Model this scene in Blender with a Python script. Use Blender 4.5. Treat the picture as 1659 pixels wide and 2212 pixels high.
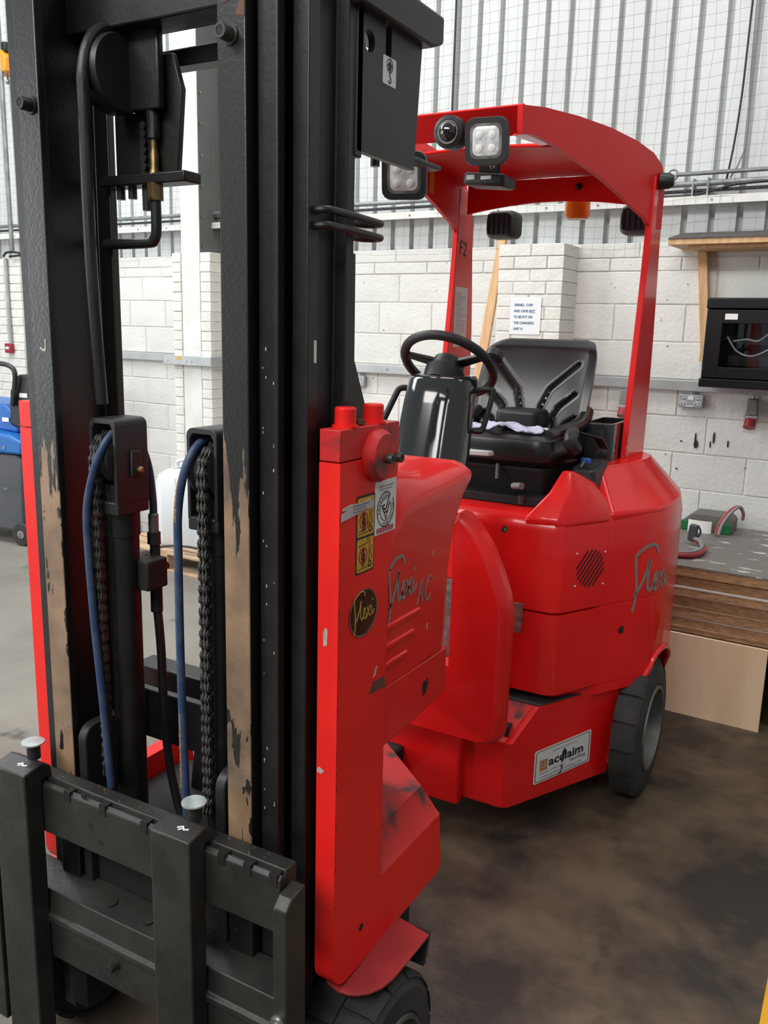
import bpy, bmesh, math, random
from mathutils import Vector, Matrix
random.seed(7)
sc = bpy.context.scene
for o in list(bpy.data.objects): bpy.data.objects.remove(o)

# ------------------------------------------------------------------ camera, world, lights, exposure
cam_d = bpy.data.cameras.new('camera'); cam = bpy.data.objects.new('camera', cam_d); sc.collection.objects.link(cam)
cam_d.sensor_fit = 'HORIZONTAL'; cam_d.sensor_width = 36.0; cam_d.lens = 36.0*1869/1659; cam_d.clip_start = 0.02
YT, PT, RL = math.radians(29.4), math.radians(12.007), math.radians(1.451)
fw = Vector((0, math.cos(PT), -math.sin(PT))); up0 = Vector((0, math.sin(PT), math.cos(PT))); rt0 = Vector((1, 0, 0))
rt = math.cos(RL)*rt0 + math.sin(RL)*up0; upv = -math.sin(RL)*rt0 + math.cos(RL)*up0
Rz = Matrix.Rotation(YT, 3, 'Z')
rt, upv, fw = Rz @ rt, Rz @ upv, Rz @ fw
M3 = Matrix((rt, upv, -fw)).transposed()
cam.matrix_world = Matrix.Translation((1.112, -1.15, 1.6)) @ M3.to_4x4()
sc.camera = cam

w = bpy.data.worlds.new('world'); sc.world = w; w.use_nodes = True
w.node_tree.nodes['Background'].inputs[0].default_value = (0.93, 0.97, 1.0, 1)
w.node_tree.nodes['Background'].inputs[1].default_value = 0.30

def area(name, loc, target, sx, sy, power, col=(1, 1, 1)):
    d = bpy.data.lights.new(name, 'AREA'); d.shape = 'RECTANGLE'; d.size = sx; d.size_y = sy; d.energy = power; d.color = col
    o = bpy.data.objects.new(name, d); sc.collection.objects.link(o); o.location = loc
    o.rotation_euler = (Vector(target)-Vector(loc)).to_track_quat('-Z', 'Y').to_euler(); return o
area('rooflight_front', (-0.6, -4.2, 5.2), (0.0, -2.0, 0), 6.0, 1.8, 420, (1, 0.98, 0.95))
area('rooflight_left', (-4.5, 1.2, 5.2), (-4.0, 1.6, 0), 1.8, 4.5, 260, (0.95, 0.98, 1))
area('rooflight_middle', (0.4, 1.6, 5.2), (0.5, 2.2, 0), 5.0, 0.6, 90, (1, 0.99, 0.97))
area('loading_door', (-6.5, -3.4, 2.0), (0, 0.3, 1.3), 1.1, 3.4, 130, (0.96, 0.98, 1))
area('side_door', (-8.0, -1.2, 2.0), (0, 0.6, 1.3), 0.8, 3.2, 70, (0.96, 0.98, 1))

sc.view_settings.view_transform = 'Standard'; sc.view_settings.look = 'None'; sc.view_settings.exposure = 0.0; sc.view_settings.gamma = 1.0
sc.view_settings.use_curve_mapping = False

# ------------------------------------------------------------------ materials
MATS = {}
def mat(name, c1, c2=None, rough=0.5, metal=0.0, scale=8.0, bump=0.0, bscale=60.0, coat=0.0, spec=0.5, lo=0.4, hi=0.6, stretch=None, rnd=0.0, detail=6, trans=0.0, emit=0.0):
    if name in MATS: return MATS[name]
    m = bpy.data.materials.new(name); m.use_nodes = True; nt = m.node_tree; b = nt.nodes['Principled BSDF']
    b.inputs['Base Color'].default_value = (*c1, 1); b.inputs['Roughness'].default_value = rough; b.inputs['Metallic'].default_value = metal
    b.inputs['Specular IOR Level'].default_value = spec; b.inputs['Coat Weight'].default_value = coat; b.inputs['Coat Roughness'].default_value = 0.08
    b.inputs['Transmission Weight'].default_value = trans
    if emit: b.inputs['Emission Color'].default_value = (*c1, 1); b.inputs['Emission Strength'].default_value = emit
    N = nt.nodes.new; L = nt.links.new
    tc = N('ShaderNodeTexCoord'); mp = N('ShaderNodeMapping'); L(tc.outputs['Object'], mp.inputs[0])
    if stretch: mp.inputs['Scale'].default_value = stretch
    col = None
    if c2 is not None:
        n = N('ShaderNodeTexNoise'); n.inputs['Scale'].default_value = scale; n.inputs['Detail'].default_value = detail; L(mp.outputs[0], n.inputs[0])
        r = N('ShaderNodeValToRGB'); r.color_ramp.elements[0].position = lo; r.color_ramp.elements[1].position = hi
        r.color_ramp.elements[0].color = (*c1, 1); r.color_ramp.elements[1].color = (*c2, 1)
        L(n.outputs[0], r.inputs[0]); col = r.outputs[0]
    if rnd:
        oi = N('ShaderNodeObjectInfo'); hs = N('ShaderNodeHueSaturation'); mr = N('ShaderNodeMapRange')
        mr.inputs[3].default_value = 1-rnd; mr.inputs[4].default_value = 1+rnd; L(oi.outputs['Random'], mr.inputs[0]); L(mr.outputs[0], hs.inputs['Value'])
        if col: L(col, hs.inputs['Color'])
        else: hs.inputs['Color'].default_value = (*c1, 1)
        col = hs.outputs[0]
    if col: L(col, b.inputs['Base Color'])
    if bump:
        n2 = N('ShaderNodeTexNoise'); n2.inputs['Scale'].default_value = bscale; n2.inputs['Detail'].default_value = 4; L(mp.outputs[0], n2.inputs[0])
        bp = N('ShaderNodeBump'); bp.inputs['Strength'].default_value = bump; bp.inputs['Distance'].default_value = 0.01; L(n2.outputs[0], bp.inputs['Height']); L(bp.outputs[0], b.inputs['Normal'])
    MATS[name] = m; return m

RED = mat('red_paint', (0.80, 0.010, 0.010), (0.74, 0.009, 0.009), 0.30, coat=0.4, scale=5, spec=0.35)
REDG = mat('red_guard', (0.74, 0.010, 0.010), (0.70, 0.009, 0.009), 0.42, scale=5, spec=0.2)
REDP = mat('red_plate', (0.88, 0.020, 0.015), (0.80, 0.016, 0.013), 0.42, scale=6, bump=0.02, bscale=40, spec=0.3)
REDD = mat('red_dirty', (0.56, 0.016, 0.016), (0.065, 0.022, 0.022), 0.5, scale=14, lo=0.52, hi=0.68)
REDF = mat('red_fender', (0.44, 0.03, 0.034), (0.28, 0.022, 0.025), 0.45, scale=9)
BLK = mat('black_paint', (0.005, 0.0055, 0.006), (0.009, 0.0095, 0.010), 0.42, scale=18, bump=0.05, bscale=70)
BLKS = mat('black_satin', (0.016, 0.016, 0.018), rough=0.45)
BLKM = mat('black_matt', (0.007, 0.007, 0.008), rough=0.7)
BLKG = mat('black_gloss', (0.022, 0.026, 0.028), rough=0.09, coat=0.6)
VINYL = mat('black_vinyl', (0.007, 0.007, 0.008), rough=0.33, spec=0.7, bump=0.05, bscale=400)
RUB = mat('rubber', (0.020, 0.021, 0.023), (0.034, 0.034, 0.034), 0.75, scale=12, bump=0.1)
STEEL = mat('steel', (0.42, 0.42, 0.40), (0.22, 0.21, 0.19), 0.35, 0.9, scale=25)
RIM = mat('rim_grey', (0.10, 0.10, 0.095), (0.16, 0.155, 0.14), 0.5, 0.4, scale=10)
DSTEEL = mat('dark_steel', (0.035, 0.035, 0.033), (0.075, 0.072, 0.066), 0.42, 0.5, scale=14, bump=0.06)
CARR = mat('carriage_steel', (0.020, 0.020, 0.018), (0.034, 0.033, 0.029), 0.45, 0.2, scale=9, bump=0.1, bscale=80)
BRASS = mat('brass', (0.30, 0.20, 0.09), (0.14, 0.10, 0.05), 0.4, 0.8, scale=30)
HOSE = mat('hose_blue', (0.018, 0.044, 0.115), (0.040, 0.065, 0.12), 0.5, scale=40)
HOSEK = mat('hose_black', (0.014, 0.014, 0.016), rough=0.45)
WHITE = mat('white_label', (0.74, 0.74, 0.72), rough=0.45)
GREYL = mat('grey_label', (0.50, 0.49, 0.48), (0.36, 0.36, 0.35), 0.45, scale=30)
PAPER = mat('paper', (0.78, 0.80, 0.82), rough=0.8)
INK = mat('ink', (0.012, 0.012, 0.013), rough=0.6)
INKG = mat('ink_grey', (0.16, 0.16, 0.16), rough=0.6)
INKB = mat('ink_blue', (0.012, 0.10, 0.22), rough=0.6)
INKR = mat('ink_red', (0.42, 0.012, 0.015), rough=0.5)
YEL = mat('label_yellow', (0.62, 0.33, 0.02), rough=0.4)
YELO = mat('yellow_paint', (0.72, 0.36, 0.012), (0.66, 0.32, 0.01), 0.4, scale=8)
GOLD = mat('gold_print', (0.55, 0.34, 0.06), rough=0.35)
MAROON = mat('badge_maroon', (0.055, 0.008, 0.006), (0.12, 0.05, 0.01), 0.2, scale=9, lo=0.5, hi=0.75, coat=0.5)
SILV = mat('silver_print', (0.24, 0.22, 0.21), rough=0.35)
ORNG = mat('label_orange', (0.46, 0.18, 0.05), rough=0.5)
AMBER = mat('amber_lens', (0.75, 0.17, 0.01), rough=0.2, coat=0.5)
LENS = mat('lamp_lens', (0.85, 0.88, 0.90), (0.55, 0.58, 0.60), 0.2, 0.2, scale=40, coat=0.6)
GLASS = mat('dark_glass', (0.01, 0.01, 0.012), rough=0.05, coat=1.0)
CHIP = mat('bare_chip', (0.33, 0.30, 0.25), (0.5, 0.46, 0.40), 0.6, scale=60)
RUSTC = mat('rust_chip', (0.14, 0.05, 0.03), (0.07, 0.045, 0.035), 0.7, scale=80)
TREAD = mat('treadplate', (0.45, 0.45, 0.45), (0.25, 0.25, 0.25), 0.35, 0.8, scale=30)
MAT_ = mat('step_mat', (0.035, 0.035, 0.037), rough=0.8, bump=0.3, bscale=200)
BLOCK = mat('painted_block', (0.68, 0.685, 0.65), (0.60, 0.60, 0.56), 0.7, scale=5, bump=0.35, bscale=45, rnd=0.035, lo=0.45, hi=0.75)
BRICK = mat('painted_brick', (0.72, 0.72, 0.67), (0.60, 0.58, 0.52), 0.65, scale=9, bump=0.4, bscale=40, rnd=0.05, lo=0.5, hi=0.8)
MORT = mat('mortar', (0.66, 0.65, 0.61), (0.50, 0.49, 0.45), 0.85, scale=20)
CLAD = mat('cladding', (0.62, 0.65, 0.64), (0.55, 0.57, 0.56), 0.5, scale=2.2, stretch=(1, 1, 0.25), lo=0.4, hi=0.7)
CLADG = mat('cladding_groove', (0.43, 0.44, 0.43), rough=0.6)
WHT = mat('white_paint', (0.72, 0.72, 0.69), (0.64, 0.63, 0.60), 0.5, scale=6)
COLG = mat('column_grey', (0.115, 0.125, 0.115), (0.10, 0.108, 0.10), 0.6, scale=4)
TRNK = mat('trunking_grey', (0.40, 0.42, 0.42), (0.34, 0.36, 0.36), 0.4, 0.2, scale=6)
GALV = mat('galvanised', (0.26, 0.28, 0.27), (0.18, 0.19, 0.19), 0.45, 0.5, scale=12)
SKTG = mat('socket_grey', (0.30, 0.32, 0.33), rough=0.45)
WOOD = mat('pine', (0.66, 0.42, 0.22), (0.54, 0.32, 0.15), 0.6, scale=6, stretch=(6, 6, 0.6))
WOODP = mat('pallet_wood', (0.56, 0.40, 0.26), (0.38, 0.25, 0.15), 0.75, scale=5, stretch=(1, 6, 6))
PLY = mat('plywood', (0.76, 0.53, 0.335), (0.84, 0.62, 0.42), 0.55, scale=3.5, stretch=(2.2, 1, 0.5))
CHIPB = mat('chipboard_edge', (0.44, 0.26, 0.135), (0.29, 0.165, 0.08), 0.8, scale=70, stretch=(0.4, 1, 2), rnd=0.12)
CHIPT = mat('board_face', (0.60, 0.56, 0.51), rough=0.6)
NETM = mat('net_cord', (0.20, 0.20, 0.20), rough=0.8)
CABK = mat('cabinet_black', (0.004, 0.0045, 0.006), rough=0.4, spec=0.3)
SCRB = mat('scrubber_blue', (0.012, 0.12, 0.42), (0.02, 0.14, 0.44), 0.35, scale=4)
SCRG = mat('scrubber_grey', (0.055, 0.062, 0.075), (0.075, 0.08, 0.09), 0.5, scale=4)
PLAS = mat('plastic_white', (0.66, 0.69, 0.71), rough=0.4)
CYAN = mat('plastic_cyan', (0.03, 0.40, 0.75), rough=0.4)
GRN = mat('plastic_green', (0.006, 0.13, 0.035), rough=0.4)
CLOTH = mat('glove_cloth', (0.62, 0.60, 0.74), (0.52, 0.50, 0.66), 0.9, scale=30, bump=0.3, bscale=120)
CABL = mat('cable_grey', (0.22, 0.22, 0.23), rough=0.5)
CABR = mat('cable_red', (0.30, 0.02, 0.025), rough=0.45)
BLUEK = mat('key_blue', (0.02, 0.12, 0.45), rough=0.4)

def worn():
    m = bpy.data.materials.new('worn_mast'); m.use_nodes = True; nt = m.node_tree; b = nt.nodes['Principled BSDF']; N = nt.nodes.new; L = nt.links.new
    tc = N('ShaderNodeTexCoord'); sp = N('ShaderNodeSeparateXYZ'); L(tc.outputs['Object'], sp.inputs[0])
    mp = N('ShaderNodeMapping'); mp.inputs['Scale'].default_value = (55, 20, 7); L(tc.outputs['Object'], mp.inputs[0])
    n = N('ShaderNodeTexNoise'); n.inputs['Scale'].default_value = 1.0; n.inputs['Detail'].default_value = 5; L(mp.outputs[0], n.inputs[0])
    # paint is rubbed off by the carriage rollers between 0.66 m and 1.28 m, ragged at both ends
    def mth(op, a, c=None):
        k = N('ShaderNodeMath'); k.operation = op
        for i, v in enumerate((a, c)):
            if v is None: continue
            if isinstance(v, (int, float)): k.inputs[i].default_value = v
            else: L(v, k.inputs[i])
        return k.outputs[0]
    dz = mth('ABSOLUTE', mth('SUBTRACT', sp.outputs['Z'], 0.985))
    v = mth('ADD', mth('SUBTRACT', 0.34, dz), mth('MULTIPLY', mth('SUBTRACT', n.outputs[0], 0.5), 0.75))
    wear = mth('MULTIPLY', mth('GREATER_THAN', v, 0.0), mth('LESS_THAN', sp.outputs['Y'], -0.0635))
    mp3 = N('ShaderNodeMapping'); mp3.inputs['Scale'].default_value = (30, 10, 9); L(tc.outputs['Object'], mp3.inputs[0])
    n3 = N('ShaderNodeTexNoise'); n3.inputs['Scale'].default_value = 1.0; n3.inputs['Detail'].default_value = 4; L(mp3.outputs[0], n3.inputs[0])
    wear = mth('MULTIPLY', wear, mth('LESS_THAN', n3.outputs[0], 0.64))
    n2 = N('ShaderNodeTexNoise'); n2.inputs['Scale'].default_value = 9; n2.inputs['Detail'].default_value = 8; L(tc.outputs['Object'], n2.inputs[0])
    r = N('ShaderNodeValToRGB'); e = r.color_ramp.elements; e[0].position = 0.3; e[0].color = (0.10, 0.070, 0.048, 1); e[1].position = 0.66; e[1].color = (0.34, 0.215, 0.125, 1)
    L(n2.outputs[0], r.inputs[0])
    mx = N('ShaderNodeMix'); mx.data_type = 'RGBA'; L(wear, mx.inputs['Factor']); mx.inputs['A'].default_value = (0.007, 0.0075, 0.008, 1); L(r.outputs[0], mx.inputs['B']); L(mx.outputs['Result'], b.inputs['Base Color'])
    b.inputs['Roughness'].default_value = 0.36; b.inputs['Specular IOR Level'].default_value = 0.65
    nb = N('ShaderNodeTexNoise'); nb.inputs['Scale'].default_value = 160; L(tc.outputs['Object'], nb.inputs[0])
    bp = N('ShaderNodeBump'); bp.inputs['Strength'].default_value = 0.10; bp.inputs['Distance'].default_value = 0.004; L(nb.outputs[0], bp.inputs['Height']); L(bp.outputs[0], b.inputs['Normal'])
    return m
WORN = worn()

def floor_mat():
    m = bpy.data.materials.new('concrete_floor'); m.use_nodes = True; nt = m.node_tree; b = nt.nodes['Principled BSDF']; N = nt.nodes.new; L = nt.links.new
    tc = N('ShaderNodeTexCoord')
    def noise(s, d):
        n = N('ShaderNodeTexNoise'); n.inputs['Scale'].default_value = s; n.inputs['Detail'].default_value = d; n.inputs['Roughness'].default_value = 0.6; L(tc.outputs['Object'], n.inputs[0]); return n.outputs[0]
    def ramp(f, p0, c0, p1, c1):
        r = N('ShaderNodeValToRGB'); e = r.color_ramp.elements; e[0].position = p0; e[0].color = (*c0, 1); e[1].position = p1; e[1].color = (*c1, 1); L(f, r.inputs[0]); return r.outputs[0]
    def mix(f, a, c, mode='MIX'):
        k = N('ShaderNodeMix'); k.data_type = 'RGBA'; k.blend_type = mode; L(f, k.inputs['Factor']); L(a, k.inputs['A']); L(c, k.inputs['B']); return k.outputs['Result']
    clean_lit = ramp(noise(1.5, 6), 0.35, (0.19, 0.175, 0.15), 0.7, (0.27, 0.25, 0.215))
    oily = ramp(noise(2.6, 9), 0.40, (0.028, 0.022, 0.018), 0.60, (0.120, 0.086, 0.054))
    # the bay beside the truck and the charging bench is oily and worn brown; the aisle to the left is cleaner, and its brighter light is painted into the colour
    sp = N('ShaderNodeSeparateXYZ'); L(tc.outputs['Object'], sp.inputs[0])
    ad = N('ShaderNodeMath'); ad.operation = 'MULTIPLY_ADD'; L(noise(0.9, 5), ad.inputs[0]); ad.inputs[1].default_value = 1.8; L(sp.outputs['X'], ad.inputs[2])
    mr = N('ShaderNodeMapRange'); mr.inputs[1].default_value = -0.9; mr.inputs[2].default_value = 0.9; L(ad.outputs[0], mr.inputs[0])
    base = mix(mr.outputs[0], clean_lit, oily)
    dark = ramp(noise(5.0, 4), 0.62, (1, 1, 1), 0.72, (0.45, 0.44, 0.46))
    one = N('ShaderNodeValue'); one.outputs[0].default_value = 1.0
    base = mix(one.outputs[0], base, dark, 'MULTIPLY')
    L(base, b.inputs['Base Color'])
    rr = N('ShaderNodeMapRange'); rr.inputs[3].default_value = 0.38; rr.inputs[4].default_value = 0.62; L(noise(3, 5), rr.inputs[0]); L(rr.outputs[0], b.inputs['Roughness'])
    bp = N('ShaderNodeBump'); bp.inputs['Strength'].default_value = 0.15; bp.inputs['Distance'].default_value = 0.01; L(noise(60, 5), bp.inputs['Height']); L(bp.outputs[0], b.inputs['Normal'])
    return m

def board_top():
    m = bpy.data.materials.new('board_top_grey'); m.use_nodes = True; nt = m.node_tree; b = nt.nodes['Principled BSDF']; N = nt.nodes.new; L = nt.links.new
    tc = N('ShaderNodeTexCoord'); mp = N('ShaderNodeMapping'); mp.inputs['Scale'].default_value = (3.0, 9.0, 3.0); mp.inputs['Rotation'].default_value = (0, 0, 0.35); L(tc.outputs['Object'], mp.inputs[0])
    n = N('ShaderNodeTexNoise'); n.inputs['Scale'].default_value = 2.6; n.inputs['Detail'].default_value = 9; n.inputs['Roughness'].default_value = 0.65; L(mp.outputs[0], n.inputs[0])
    r = N('ShaderNodeValToRGB'); e = r.color_ramp.elements; e[0].position = 0.585; e[0].color = (0.165, 0.150, 0.135, 1); e[1].position = 0.61; e[1].color = (0.50, 0.50, 0.48, 1); L(n.outputs[0], r.inputs[0]); L(r.outputs[0], b.inputs['Base Color']); b.inputs['Roughness'].default_value = 0.6
    return m

# ------------------------------------------------------------------ mesh helpers
COL = sc.collection
class MB:
    def __init__(s): s.v = []; s.f = []
    def add(s, vs, fs):
        k = len(s.v); s.v += [tuple(p) for p in vs]; s.f += [tuple(i+k for i in f) for f in fs]; return s
    def box(s, x0, x1, y0, y1, z0, z1):
        return s.add([(x0, y0, z0), (x1, y0, z0), (x1, y1, z0), (x0, y1, z0), (x0, y0, z1), (x1, y0, z1), (x1, y1, z1), (x0, y1, z1)],
                     [(3, 2, 1, 0), (4, 5, 6, 7), (0, 1, 5, 4), (1, 2, 6, 5), (2, 3, 7, 6), (3, 0, 4, 7)])
    def prism(s, poly, ax, a, b):
        def P(p, t): return (t, p[0], p[1]) if ax == 'x' else ((p[0], t, p[1]) if ax == 'y' else (p[0], p[1], t))
        n = len(poly); vs = [P(p, a) for p in poly]+[P(p, b) for p in poly]
        return s.add(vs, [tuple(range(n))[::-1], tuple(range(n, 2*n))]+[(i, (i+1) % n, n+(i+1) % n, n+i) for i in range(n)])
    def loft(s, rings, cap0=True, cap1=True, closed=True):
        n = len(rings[0]); vs = [p for r in rings for p in r]; fs = []
        for k in range(len(rings)-1):
            for i in range(n if closed else n-1):
                j = (i+1) % n; fs.append((k*n+i, k*n+j, (k+1)*n+j, (k+1)*n+i))
        if cap0: fs.append(tuple(range(n))[::-1])
        if cap1: fs.append(tuple(range((len(rings)-1)*n, len(rings)*n)))
        return s.add(vs, fs)
    def cyl(s, p0, p1, r0, r1=None, n=20, cap=True):
        p0, p1 = Vector(p0), Vector(p1); d = (p1-p0).normalized(); a = d.orthogonal().normalized(); b = d.cross(a); r1 = r0 if r1 is None else r1
        ring = lambda c, r: [c+r*(math.cos(2*math.pi*i/n)*a+math.sin(2*math.pi*i/n)*b) for i in range(n)]
        return s.loft([ring(p0, r0), ring(p1, r1)], cap, cap)
    def lathe(s, prof, o, d, n=32, cap=True):
        o, d = Vector(o), Vector(d).normalized(); a = d.orthogonal().normalized(); b = d.cross(a)
        return s.loft([[o+d*h+r*(math.cos(2*math.pi*i/n)*a+math.sin(2*math.pi*i/n)*b) for i in range(n)] for r, h in prof], cap, cap)
    def tube(s, path, r, n=10, smooth=0, closed=False):
        P = [Vector(p) for p in path]
        if smooth: P = catmull(P, smooth)
        rings = []; a = None
        for i, p in enumerate(P):
            t = (P[min(i+1, len(P)-1)]-P[max(i-1, 0)]).normalized()
            if closed: t = (P[(i+1) % len(P)]-P[i-1]).normalized()
            a = t.orthogonal().normalized() if a is None else (a-a.dot(t)*t).normalized()
            b = t.cross(a); rr = r[i] if isinstance(r, list) else r
            rings.append([p+rr*(math.cos(2*math.pi*k/n)*a+math.sin(2*math.pi*k/n)*b) for k in range(n)])
        if closed: rings.append(rings[0]); return s.loft(rings, False, False)
        return s.loft(rings)
    def sphere(s, c, r, n=16, sz=1.0):
        c = Vector(c); rings = [[c+Vector((r*math.sin(t)*math.cos(2*math.pi*i/n), r*math.sin(t)*math.sin(2*math.pi*i/n), -r*sz*math.cos(t))) for i in range(n)] for t in [0.08+(math.pi-0.16)*k/8 for k in range(9)]]
        return s.loft(rings)
    def mesh(s, name):
        me = bpy.data.meshes.new(name); me.from_pydata(s.v, [], s.f); me.validate(); bm = bmesh.new(); bm.from_mesh(me)
        bmesh.ops.recalc_face_normals(bm, faces=bm.faces); bm.to_mesh(me); bm.free(); return me
    def build(s, name, m, parent=None, bevel=0, smooth=30, seg=2, loc=None, rot=None):
        me = s.mesh(name); o = bpy.data.objects.new(name, me); COL.objects.link(o); me.materials.append(m)
        if smooth:
            me.polygons.foreach_set('use_smooth', [True]*len(me.polygons)); me.set_sharp_from_angle(angle=math.radians(smooth))
        if bevel:
            b = o.modifiers.new('bevel', 'BEVEL'); b.width = bevel; b.segments = seg; b.limit_method = 'ANGLE'; b.angle_limit = math.radians(35); b.harden_normals = False
        if parent: o.parent = parent
        if loc: o.location = loc
        if rot: o.rotation_euler = rot
        return o
def catmull(P, k):
    out = []
    for i in range(len(P)-1):
        p0, p1, p2, p3 = P[max(i-1, 0)], P[i], P[i+1], P[min(i+2, len(P)-1)]
        for j in range(k):
            t = j/k; out.append(0.5*((2*p1)+(-p0+p2)*t+(2*p0-5*p1+4*p2-p3)*t*t+(-p0+3*p1-3*p2+p3)*t**3))
    return out+[P[-1]]
def tag(o, label=None, cat=None, group=None, kind=None):
    for k, v in (('label', label), ('category', cat), ('group', group), ('kind', kind)):
        if v: o[k] = v
    return o
def empty(name, loc=(0, 0, 0), rz=0.0):
    o = bpy.data.objects.new(name, None); COL.objects.link(o); o.location = loc; o.rotation_euler = (0, 0, rz); o.empty_display_size = 0.1; return o
def dup(o, name, parent, loc=None, rot=None):
    c = o.copy(); c.name = name; COL.objects.link(c); c.parent = parent
    if loc is not None: c.location = loc
    if rot is not None: c.rotation_euler = rot
    return c
def mirror(o, parent=None):
    me = o.data.copy(); me.transform(Matrix.Scale(-1, 4, (1, 0, 0))); me.flip_normals()
    c = bpy.data.objects.new(o.name.split('.')[0], me); COL.objects.link(c); c.parent = parent or o.parent
    for md in o.modifiers:
        b = c.modifiers.new(md.name, md.type); b.width = md.width; b.segments = md.segments; b.limit_method = 'ANGLE'; b.angle_limit = md.angle_limit
    return c
# flat prints: 2D shapes laid on a real surface, frame = origin, right, up
class FR:
    def __init__(s, o, u, v): s.o, s.u, s.v = Vector(o), Vector(u).normalized(), Vector(v).normalized(); s.n = s.u.cross(s.v)
    def P(s, a, b, h=0): return s.o+s.u*a+s.v*b+s.n*h
def flat(name, polys, fr, m, parent, h=0.0004, t=0.0008):
    mb = MB()
    for poly in polys:
        n = len(poly); vs = [fr.P(a, b, h-t) for a, b in poly]+[fr.P(a, b, h) for a, b in poly]
        mb.add(vs, [tuple(range(n))[::-1], tuple(range(n, 2*n))]+[(i, (i+1) % n, n+(i+1) % n, n+i) for i in range(n)])
    return mb.build(name, m, parent, smooth=0)
def rect(x0, y0, x1, y1, r=0.0):
    if not r: return [(x0, y0), (x1, y0), (x1, y1), (x0, y1)]
    out = []
    for cx, cy, a0 in ((x1-r, y0+r, -90), (x1-r, y1-r, 0), (x0+r, y1-r, 90), (x0+r, y0+r, 180)):
        out += [(cx+r*math.cos(math.radians(a0+k*22.5)), cy+r*math.sin(math.radians(a0+k*22.5))) for k in range(5)]
    return out
def ell(cx, cy, a, b, n=32): return [(cx+a*math.cos(2*math.pi*i/n), cy+b*math.sin(2*math.pi*i/n)) for i in range(n)]
def stroke(pts, wd, k=6, cal=None):
    P = catmull([Vector((a, b, 0)) for a, b in pts], k) if k else [Vector((a, b, 0)) for a, b in pts]
    out = []; L_, R_ = [], []
    for i, p in enumerate(P):
        t = (P[min(i+1, len(P)-1)]-P[max(i-1, 0)]).normalized(); n = Vector((-t.y, t.x, 0)); ww = wd*(cal(i/(len(P)-1)) if cal else 1)/2
        L_.append(p+n*ww); R_.append(p-n*ww)
    for i in range(len(P)-1): out.append([(q.x, q.y) for q in (R_[i], R_[i+1], L_[i+1], L_[i])])
    return out
def ringp(cx, cy, a, b, wd, a0=0, a1=360, n=48):
    pts = [(cx+a*math.cos(math.radians(a0+(a1-a0)*i/n)), cy+b*math.sin(math.radians(a0+(a1-a0)*i/n))) for i in range(n+1)]
    return stroke(pts, wd, 0)
def text(name, s, fr, x, y, size, m, parent, h=0.0008, align='LEFT', sx=1.0, rot=0.0, bold=0.0, shear=0.0):
    c = bpy.data.curves.new(name, 'FONT'); c.body = s; c.size = size; c.align_x = align; c.resolution_u = 2; c.offset = bold; c.shear = shear; c.fill_mode = 'FRONT'
    o = bpy.data.objects.new(name, c); COL.objects.link(o)
    me = bpy.data.meshes.new_from_object(o.evaluated_get(bpy.context.evaluated_depsgraph_get())); bpy.data.objects.remove(o); bpy.data.curves.remove(c)
    ca, sa = math.cos(rot), math.sin(rot)
    for v in me.vertices:
        a, b = v.co.x*sx, v.co.y; v.co = fr.P(x+a*ca-b*sa, y+a*sa+b*ca, h)
    me.name = name; me.materials.clear(); me.materials.append(m)
    o = bpy.data.objects.new(name, me); COL.objects.link(o); o.parent = parent; return o
def boolean(o, cutter, op='DIFFERENCE'):
    md = o.modifiers.new('b', 'BOOLEAN'); md.object = cutter; md.operation = op; md.solver = 'EXACT'
    dg = bpy.context.evaluated_depsgraph_get(); me = bpy.data.meshes.new_from_object(o.evaluated_get(dg)); o.modifiers.clear(); old = o.data; o.data = me; bpy.data.meshes.remove(old); me.name = o.name
    bpy.data.objects.remove(cutter)
    me.polygons.foreach_set('use_smooth', [True]*len(me.polygons)); me.set_sharp_from_angle(angle=math.radians(30))

# ------------------------------------------------------------------ the setting
fl = MB().box(-14, 8, -9, 6, -0.1, 0).build('floor', floor_mat(), smooth=0); tag(fl, 'brown oil-stained concrete warehouse floor', kind='structure')
WA = math.radians(-2.26); WLOC = (0.22, 3.501, 0)
wall = MB().box(-7.5, 4, 0.005, 0.2, 0, 2.06).build('wall_back', MORT, smooth=0, loc=WLOC, rot=(0, 0, WA)); tag(wall, 'white painted concrete block wall behind the truck', kind='structure')
BH, BL = 0.187, 0.366
blk = {}
def block(x0, x1, z0, z1, wob):
    key = (round(x1-x0, 3), round(z1-z0, 3))
    if key not in blk:
        w2, h2 = key[0]/2-0.002, key[1]/2-0.002; m = MB().box(-w2, w2, 0, 0.06, -h2, h2).mesh('block'); m.materials.append(BLOCK); blk[key] = m
    o = bpy.data.objects.new('block', blk[key]); COL.objects.link(o); o.parent = wall; o.location = ((x0+x1)/2, wob, (z0+z1)/2)
    b = o.modifiers.new('bevel', 'BEVEL'); b.width = 0.004; b.segments = 1
for k in range(9):
    z0 = 0.069+BH*k; ph = -0.008 if k % 2 == 0 else 0.15
    for i in range(-15, 3):
        x0 = ph+BL*i
        block(x0, x0+BL, z0, z0+BH, random.uniform(-0.002, 0.002))
for (z0, z1, ph) in ((1.752, 1.918, 0.13), (1.918, 1.985, -0.05), (1.985, 2.062, 0.10)):
    for i in range(-15, 3): block(ph+BL*i, ph+BL*(i+1), z0, z1, random.uniform(-0.003, 0.001))

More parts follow.
